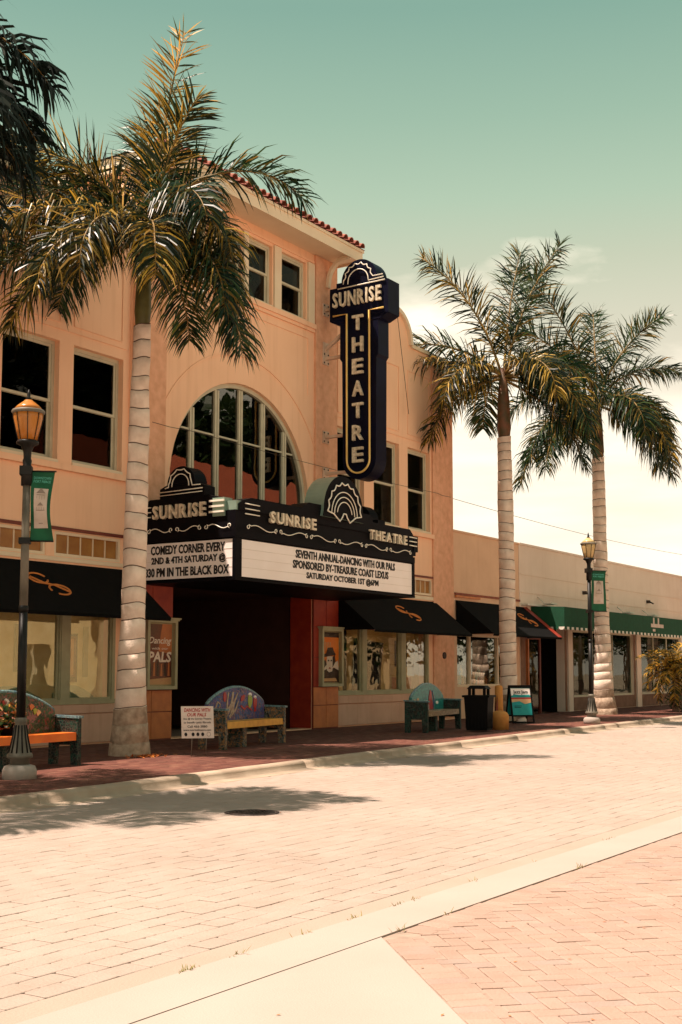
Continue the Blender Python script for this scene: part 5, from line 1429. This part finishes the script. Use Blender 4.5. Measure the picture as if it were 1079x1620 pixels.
# ------------------------------------------------------------------ palms
def frond(name, parent, org, az, el0, L, droop, leaf, npair=140, wid=.032, llen=.80, twist=.5, seed=0, hang=1.0, stalk=RACH):
    rg = random.Random(seed)
    n = 14; pts = [V(org)]; el = el0; h = V((math.cos(az), math.sin(az), 0)); side0 = V((-h.y, h.x, 0))
    tang = []; bend = rg.uniform(-.12, .12)
    for i in range(n):
        s_ = (i+.5)/n
        e_ = el0-droop*(s_**1.25)
        hh = (h+side0*bend*s_).normalized()
        t_ = hh*math.cos(e_)+V((0,0,1))*math.sin(e_); tang.append(t_); pts.append(pts[-1]+t_*L/n)
    tang.append(tang[-1])
    mb = MB()
    mb.tube(pts, [.045*(1-.88*i/n) for i in range(n+1)], stalk, 5)
    vs = []; fs = []
    def at(s_):
        f_ = s_*n; i = min(n-1, int(f_)); u = f_-i
        return pts[i].lerp(pts[i+1], u), tang[i].lerp(tang[i+1], u).normalized()
    for k in range(npair):
        s_ = .10+.90*(k+rg.uniform(-.3, .3))/npair; s_ = min(.995, max(.05, s_))
        p, t_ = at(s_)
        sd = t_.cross(V((0,0,1)))
        if sd.length < .1: sd = side0.copy()
        sd.normalize(); nu = sd.cross(t_).normalized()
        Ls = llen*(math.sin(PI*min(1, .12+.80*s_))**.55)*rg.uniform(.8, 1.1)
        for q in (-1, 1):
            tw = rg.gauss(.12, twist)
            fwd = .42+.42*s_+rg.uniform(-.12, .12)
            d = (sd*q*math.cos(tw)+nu*math.sin(tw)+t_*fwd).normalized()
            g_ = hang*rg.uniform(.7, 1.25)
            w_ = wid*rg.uniform(.7, 1.2)
            wdir = t_*rg.uniform(.6, 1)+nu*rg.uniform(-.6, .6); wdir = (wdir-d*wdir.dot(d)).normalized()*w_/2
            p0 = p; seg = 3; dd = d.copy(); b = len(vs); cur = p0
            for j in range(seg):
                ww = (.5, 1.0, .75)[j]
                vs.append(cur-wdir*ww); vs.append(cur+wdir*ww)
                cur = cur+dd*Ls/seg
                dd = (dd+V((0,0,-1))*.42*g_*(j+1)*.75).normalized()
            vs.append(cur)
            for j in range(seg-1): fs.append((b+2*j, b+2*j+1, b+2*j+3, b+2*j+2))
            fs.append((b+4, b+5, b+6))
    mb.raw(vs, fs, leaf)
    o = mb.build(name, fix=False); o.parent = parent
    return o

def palm(label, base, top, trunk_h, radii, fronds, shaft_len=1.3, shaftm=SHAFT, group='royal palms along the theatre sidewalk', leaf=LEAF, ringstep=.30, wid=.034, llen=.98, seed=1):
    P = thing('palm_tree', label, 'palm tree', base, group=group)
    rg = random.Random(seed)
    lean = V((top[0], top[1], 0))
    H_ = trunk_h
    def ax(z):
        u = z/H_; return V((lean.x*u**1.2, lean.y*u**1.2, z))
    n = 44; pts = []; rad = []
    def rr_(z):
        for (za, ra), (zb, rb) in zip(radii, radii[1:]):
            if z <= zb: return ra+(rb-ra)*(z-za)/(zb-za)
        return radii[-1][1]
    z = -.03
    mb = MB()
    N = 20; vs = []; fs = []; zs = []
    k = 0
    while z < H_:
        st_ = ringstep*rg.uniform(.8, 1.2)
        for dz, dr in ((0, .004), (.5, .006), (.925, .012), (.945, -.012)):
            zs.append((z+dz*st_, dr))
        z += st_
    zs = [q for q in sorted(zs) if q[0] <= H_]
    for (zz, dr) in zs:
        c = ax(max(0, zz)); c.z = zz; r0 = rr_(max(0, zz))+dr*.8
        for j in range(N):
            a_ = 2*PI*j/N
            off = noise.noise(V((math.cos(a_)*1.2, math.sin(a_)*1.2, zz*1.5+seed)))*.02
            zt = zz + .028*math.sin(a_+1.0+zz)+ .008*math.sin(3*a_+zz*3)
            vs.append((c.x+(r0+off)*math.cos(a_), c.y+(r0+off)*math.sin(a_), zt if zz > .1 else zz))
    for i in range(len(zs)-1):
        for j in range(N):
            a = i*N+j; b = i*N+(j+1) % N; fs.append((a, b, b+N, a+N))
    nb = len([q for q in zs if q[0] < .75])
    mb.raw(vs, fs[:nb*N], FIBRE, True); mb2 = MB()
    # bark above, sharing the ring line as thin dark faces
    mats_ = []
    mb3 = MB()
    mb.build('root_flare', fix=False).parent = P
    up_f = fs[nb*N:]
    bark = []; ring = []
    for idx, f in enumerate(up_f):
        i = idx//N+nb
        (ring if zs[i][1] < 0 else bark).append(f)
    mb3.raw(vs, bark, TRUNK, True)
    base_i = len(mb3.v); kk = mb3.m(RING)
    for f in ring: mb3.f.append(f); mb3.mi.append(kk); mb3.sm.append(True)
    mb3.build('trunk', fix=False).parent = P
    t0 = ax(H_); r0 = radii[-1][1]
    mb = MB(); dirn = (ax(H_)-ax(H_*.9)).normalized()
    mb.tube([t0-dirn*.25, t0+dirn*.04, t0+dirn*.16, t0+dirn*.5*shaft_len, t0+dirn*shaft_len], [r0*.8, r0*.96, r0*1.06, r0*.9, r0*.45], shaftm, 14)
    mb.build('crownshaft').parent = P
    crown = t0+dirn*shaft_len*.92
    for i, f in enumerate(fronds):
        az, el, L, dr = f[:4]; o = f[4] if len(f) > 4 else {}
        j = crown+V((math.cos(az), math.sin(az), 0))*.09+V((0,0,-.12+.25*math.sin(el)))
        kw = dict(wid=wid, llen=llen); kw.update(o)
        lf = kw.pop('leaf', leaf)
        frond('frond', P, j, az, el, L, dr, lf, seed=seed*100+i, **kw)
    return P
# frond azimuths are given from the direction "image right" in world terms
AR = math.atan2(rt.y, rt.x)           # world azimuth of the street-side right
def F(deg, el, L, dr, **o): return (AR+R(deg), R(el), L, R(dr), o)
radii1 = [(0, .36), (.35, .32), (1.0, .25), (2.2, .205), (4.2, .19), (6.0, .165), (7.3, .145), (9, .14)]
Bz = dict(leaf=LEAFB); Gd = dict(leaf=LEAFY)
fr1 = [F(20, 85, 3.9, 8, twist=1.1, hang=.2, leaf=LEAFY, llen=.86, npair=90), F(175, 60, 3.1, 55, twist=.9, hang=.4, leaf=LEAFB), F(330, 78, 2.5, 25, twist=1.0, hang=.3, leaf=LEAFB), F(100, 76, 3.0, 30, twist=.8, hang=.6),
       F(8, 66, 3.45, 118, twist=.5, hang=.8), F(330, 28, 2.3, 110, hang=1.5, leaf=LEAFB), F(158, 60, 3.3, 75, twist=.7, hang=.6), F(174, 48, 3.3, 88, twist=.6), F(205, 30, 3.4, 105, hang=1.4, leaf=LEAFB), F(178, 24, 3.6, 75, hang=1.5, leaf=LEAFB), F(135, 30, 3.2, 100),
       F(345, 4, 2.5, 105, hang=1.5, leaf=LEAFB), F(320, 2, 2.8, 95, hang=1.5), F(190, 10, 3.5, 80, hang=1.4), F(250, 20, 2.7, 115, leaf=LEAFB, hang=1.5), F(285, 16, 2.5, 115, hang=1.5, leaf=LEAFB), F(80, 15, 2.9, 95), F(305, 40, 2.6, 110, hang=1.4),
       F(330, -18, 3.1, 66, hang=1.4), F(207, -6, 3.0, 72, leaf=LEAFB, hang=1.4), F(230, 10, 2.9, 95, hang=1.4, leaf=LEAFB)]
palm('tall royal palm with ringed pale trunk directly left of the theatre entrance', (15.72, -2.80, 0), (.16, 0), 7.55, radii1, fr1, shaft_len=1.62, shaftm=SHAFTG, seed=3)
radii2 = [(0, .34), (.4, .27), (1.0, .245), (3, .235), (6, .225), (7.6, .20), (8.5, .20)]
fr2 = [F(60, 79, 4.5, 25, twist=.9, hang=.5), F(12, 76, 4.4, 24, twist=.8, hang=.5), F(168, 74, 4.3, 38, twist=.8, hang=.5, leaf=LEAFB),
       F(178, 38, 4.0, 68), F(188, 22, 3.9, 72, hang=1.4, leaf=LEAFB), F(200, -14, 3.2, 62, leaf=LEAFB, hang=1.5), F(215, 20, 3.0, 110, leaf=LEAFB, hang=1.4),
       F(350, 24, 3.4, 95, hang=1.4), F(335, 8, 3.4, 95, hang=1.5, leaf=LEAFB), F(320, 2, 3.6, 85, hang=1.4), F(300, 25, 3.0, 115, leaf=LEAFB, hang=1.5), F(355, 0, 3.4, 85, hang=1.4), F(338, -14, 3.7, 68, hang=1.4), F(100, 15, 3.0, 90), F(140, 12, 3.0, 90),
       F(345, -28, 3.6, 50, hang=1.5), F(30, 45, 3.2, 85)]
palm('royal palm in front of the right end of the theatre, middle of the three trunks', (32.78, -1.80, 0), (-.1, 0), 8.40, radii2, fr2, shaft_len=1.95, seed=5, wid=.040, llen=1.06)
radii3 = [(0, .46), (.5, .36), (1.4, .29), (3, .245), (6, .22), (8.5, .20)]
fr3 = [F(178, 74, 5.2, 28, twist=.9, hang=.5), F(165, 62, 4.4, 45, twist=.8, hang=.5), F(10, 68, 3.9, 40, twist=.8, hang=.5), F(8, 50, 3.2, 72), F(80, 75, 4.2, 35, twist=.8, hang=.5),
       F(350, 18, 2.9, 100, hang=1.4), F(338, 5, 3.1, 90, hang=1.4, leaf=LEAFB), F(0, 4, 3.1, 88, hang=1.5), F(320, -8, 3.7, 75, leaf=LEAFB, hang=1.5), F(300, 12, 3.2, 105, hang=1.4), F(240, 8, 3.2, 100, hang=1.4, leaf=LEAFB),
       F(180, 24, 3.7, 90, hang=1.3), F(205, -4, 3.6, 80, hang=1.5), F(215, -14, 3.7, 70, hang=1.5), F(110, 15, 3.2, 90), F(335, -22, 3.6, 58, hang=1.5), F(190, -20, 4.0, 60, hang=1.5), F(10, -18, 3.2, 62, hang=1.5)]
palm('royal palm beside the right street lamp, farthest of the three trunks', (39.35, -2.15, 0), (-.08, 0), 8.65, radii3, fr3, shaft_len=2.1, seed=8, wid=.043, llen=1.08)
# palm just outside the left edge, its dark fronds hang into the frame
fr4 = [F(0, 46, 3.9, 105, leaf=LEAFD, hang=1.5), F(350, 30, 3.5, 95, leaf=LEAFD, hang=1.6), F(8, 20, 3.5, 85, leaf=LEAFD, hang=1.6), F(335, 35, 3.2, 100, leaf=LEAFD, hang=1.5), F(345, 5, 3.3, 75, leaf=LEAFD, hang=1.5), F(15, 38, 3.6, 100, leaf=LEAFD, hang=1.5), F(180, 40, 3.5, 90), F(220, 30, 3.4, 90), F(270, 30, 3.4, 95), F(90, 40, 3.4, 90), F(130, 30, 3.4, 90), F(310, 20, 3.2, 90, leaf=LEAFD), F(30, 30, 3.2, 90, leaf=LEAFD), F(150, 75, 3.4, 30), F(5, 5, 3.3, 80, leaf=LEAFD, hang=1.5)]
palm('dark palm whose fronds hang into the upper left corner of the view', (7.95, -3.9, 0), (0, 0), 7.1, radii1, fr4, shaft_len=1.3, seed=12, llen=1.0, wid=.05)
# palm at the right edge further down the street
fr5 = [F(d, e_, 3.0, 85) for d, e_ in ((180, 45), (200, 20), (160, 10), (0, 45), (20, 15), (340, 20), (270, 20), (90, 20), (230, 50), (60, 65), (185, -5), (215, 0))]
palm('small palm past the low shops at the right edge of the view', (58.8, -2.5, 0), (0, 0), 6.6, radii3, fr5, shaft_len=1.2, seed=14, wid=.06)

# golden pygmy palm at the right edge
PG = thing('pygmy_palm', 'bushy golden green pygmy palm above a flower bed at the right edge', 'small palm', (43.6, -3.2, 0))
mb = MB(); mb.tube([(0,0,-.02), (.03,0,.6), (0,.02,1.45)], [.13, .10, .09], FIBRE, 10); mb.build('trunk').parent = PG
for i in range(26):
    a_ = i*2.399; e_ = R(75-100*(i/26)); frond('frond', PG, (0, 0, 1.5), a_, e_, rnd.uniform(1.2, 1.6), R(80), LEAFY, npair=34, wid=.035, llen=.42, twist=.3, seed=400+i)
def leaf_cloud(mb, c, r, n, size, mt, rg):
    for _ in range(n):
        d = V((rg.gauss(0,1), rg.gauss(0,1), rg.gauss(0,1))).normalized()*rg.uniform(.3, 1)**.5
        p = V(c)+V((d.x*r[0], d.y*r[1], d.z*r[2]))
        a = V((rg.uniform(-1,1), rg.uniform(-1,1), rg.uniform(-.6,.6))).normalized()*size*rg.uniform(.6,1.3); b = a.cross(V((rg.uniform(-1,1), rg.uniform(-1,1), rg.uniform(-1,1)))).normalized()*size*.35
        mb.raw([p-a, p-b*.9, p+a, p+b*.9], [(0,1,2,3)], mt)
for x_, y_, s_, lab in ((43.2, -3.55, 1.0, 'leafy green shrub with pale flowers under the pygmy palm, left one'), (44.2, -3.1, 1.1, 'leafy green shrub under the pygmy palm, right one')):
    sb = thing('shrub', lab, 'shrub', (x_, y_, 0))
    mb = MB(); leaf_cloud(mb, (0,0,.45), (.45*s_, .45*s_, .42*s_), 420, .06, SHRUB, rnd); mb.build('foliage', fix=False).parent = sb
    mb = MB()
    for k in range(4): mb.tube([(0,0,-.02), (.12*math.cos(k*1.6), .12*math.sin(k*1.6), .4)], .012, FIBRE, 5)
    mb.build('stems').parent = sb
# weeds along the near kerb, litter under the palm
mb = MB()
def tuft(x_, y_, n, h, z=-.12, sp=.05):
    for _ in range(n):
        px, py = x_+rnd.gauss(0, sp), y_+rnd.gauss(0, .012); a_ = rnd.uniform(0, 2*PI); l_ = h*rnd.uniform(.4, 1.2)
        q = V((math.cos(a_)*l_*.7, math.sin(a_)*l_*.7, l_*.7)); w2 = V((-math.sin(a_), math.cos(a_), 0))*.003
        p0 = V((px, py, z)); mb.raw([p0-w2, p0+w2, p0+q*.6+w2*.8, p0+q, p0+q*.6-w2*.8], [(0,1,2,3,4)], WEED)
for x_ in (4.98, 5.03, 6.05, 6.6, 7.1, 7.35, 8.2, 9.3, 10.9, 5.4): tuft(x_, -13.088, rnd.randint(5, 16), .045)
for x_ in (9.15, 9.2, 11.9, 6.4, 7.0): tuft(x_, -13.508, rnd.randint(6, 14), .05, -.112, .04)
mb.build('weeds', kind='stuff', fix=False)['label'] = 'small dry weeds growing in the kerb joints'
mb = MB()
for _ in range(160):
    a_ = rnd.uniform(0, 2*PI); r_ = abs(rnd.gauss(0, .22)); p = V((15.55+r_*math.cos(a_)*1.2, -3.32+r_*math.sin(a_)*.8, .006+rnd.uniform(0, .03)))
    a = V((rnd.uniform(-1,1), rnd.uniform(-1,1), rnd.uniform(-.2,.3))).normalized()*.05; b = a.cross(V((0,0,1))).normalized()*.014
    mb.raw([p-a, p-b, p+a, p+b], [(0,1,2,3)], LITTER)
for _ in range(60):
    x_ = rnd.uniform(4, 13); y_ = rnd.uniform(-12.8, -7) if rnd.random() < .5 else rnd.uniform(-15.5, -13.6)
    p = V((x_, y_, -.108)); a = V((rnd.uniform(-1,1), rnd.uniform(-1,1), .1)).normalized()*.014; b = a.cross(V((0,0,1))).normalized()*.006
    mb.raw([p-a, p-b, p+a, p+b], [(0,1,2,3)], LITTER)
mb.build('leaf_litter', kind='stuff', fix=False)['label'] = 'reddish dry leaves scattered at the palm base and over the paving'
# overhead wires in the background
for y_, z0, z1, x0_, x1_, lab in ((8, 9.2, 9.6, 40, 95, 'upper of two thin overhead wires behind the low shops'), (10, 7.3, 7.8, 42, 95, 'lower of two thin overhead wires behind the low shops')):
    MB().tube([(x0_+(x1_-x0_)*t_/12, y_, z0+(z1-z0)*t_/12-.5*math.sin(PI*t_/12)) for t_ in range(13)], .012, WIRE, 4).build('overhead_wire', label=lab, cat='wire')
# pole at the right edge
pl_ = thing('utility_pole', 'thin grey pole with a white box at the far right edge', 'pole', (52.2, -3.6, 0))
MB().lathe([(.10, 0), (.08, 5.4)], POSTG, 10).build('shaft').parent = pl_
MB().box(-.2, .2, -.12, .12, 4.7, 4.85, WHITE).box(-.26, .2, -.14, .14, 5.1, 5.2, TRASH).build('box').parent = pl_
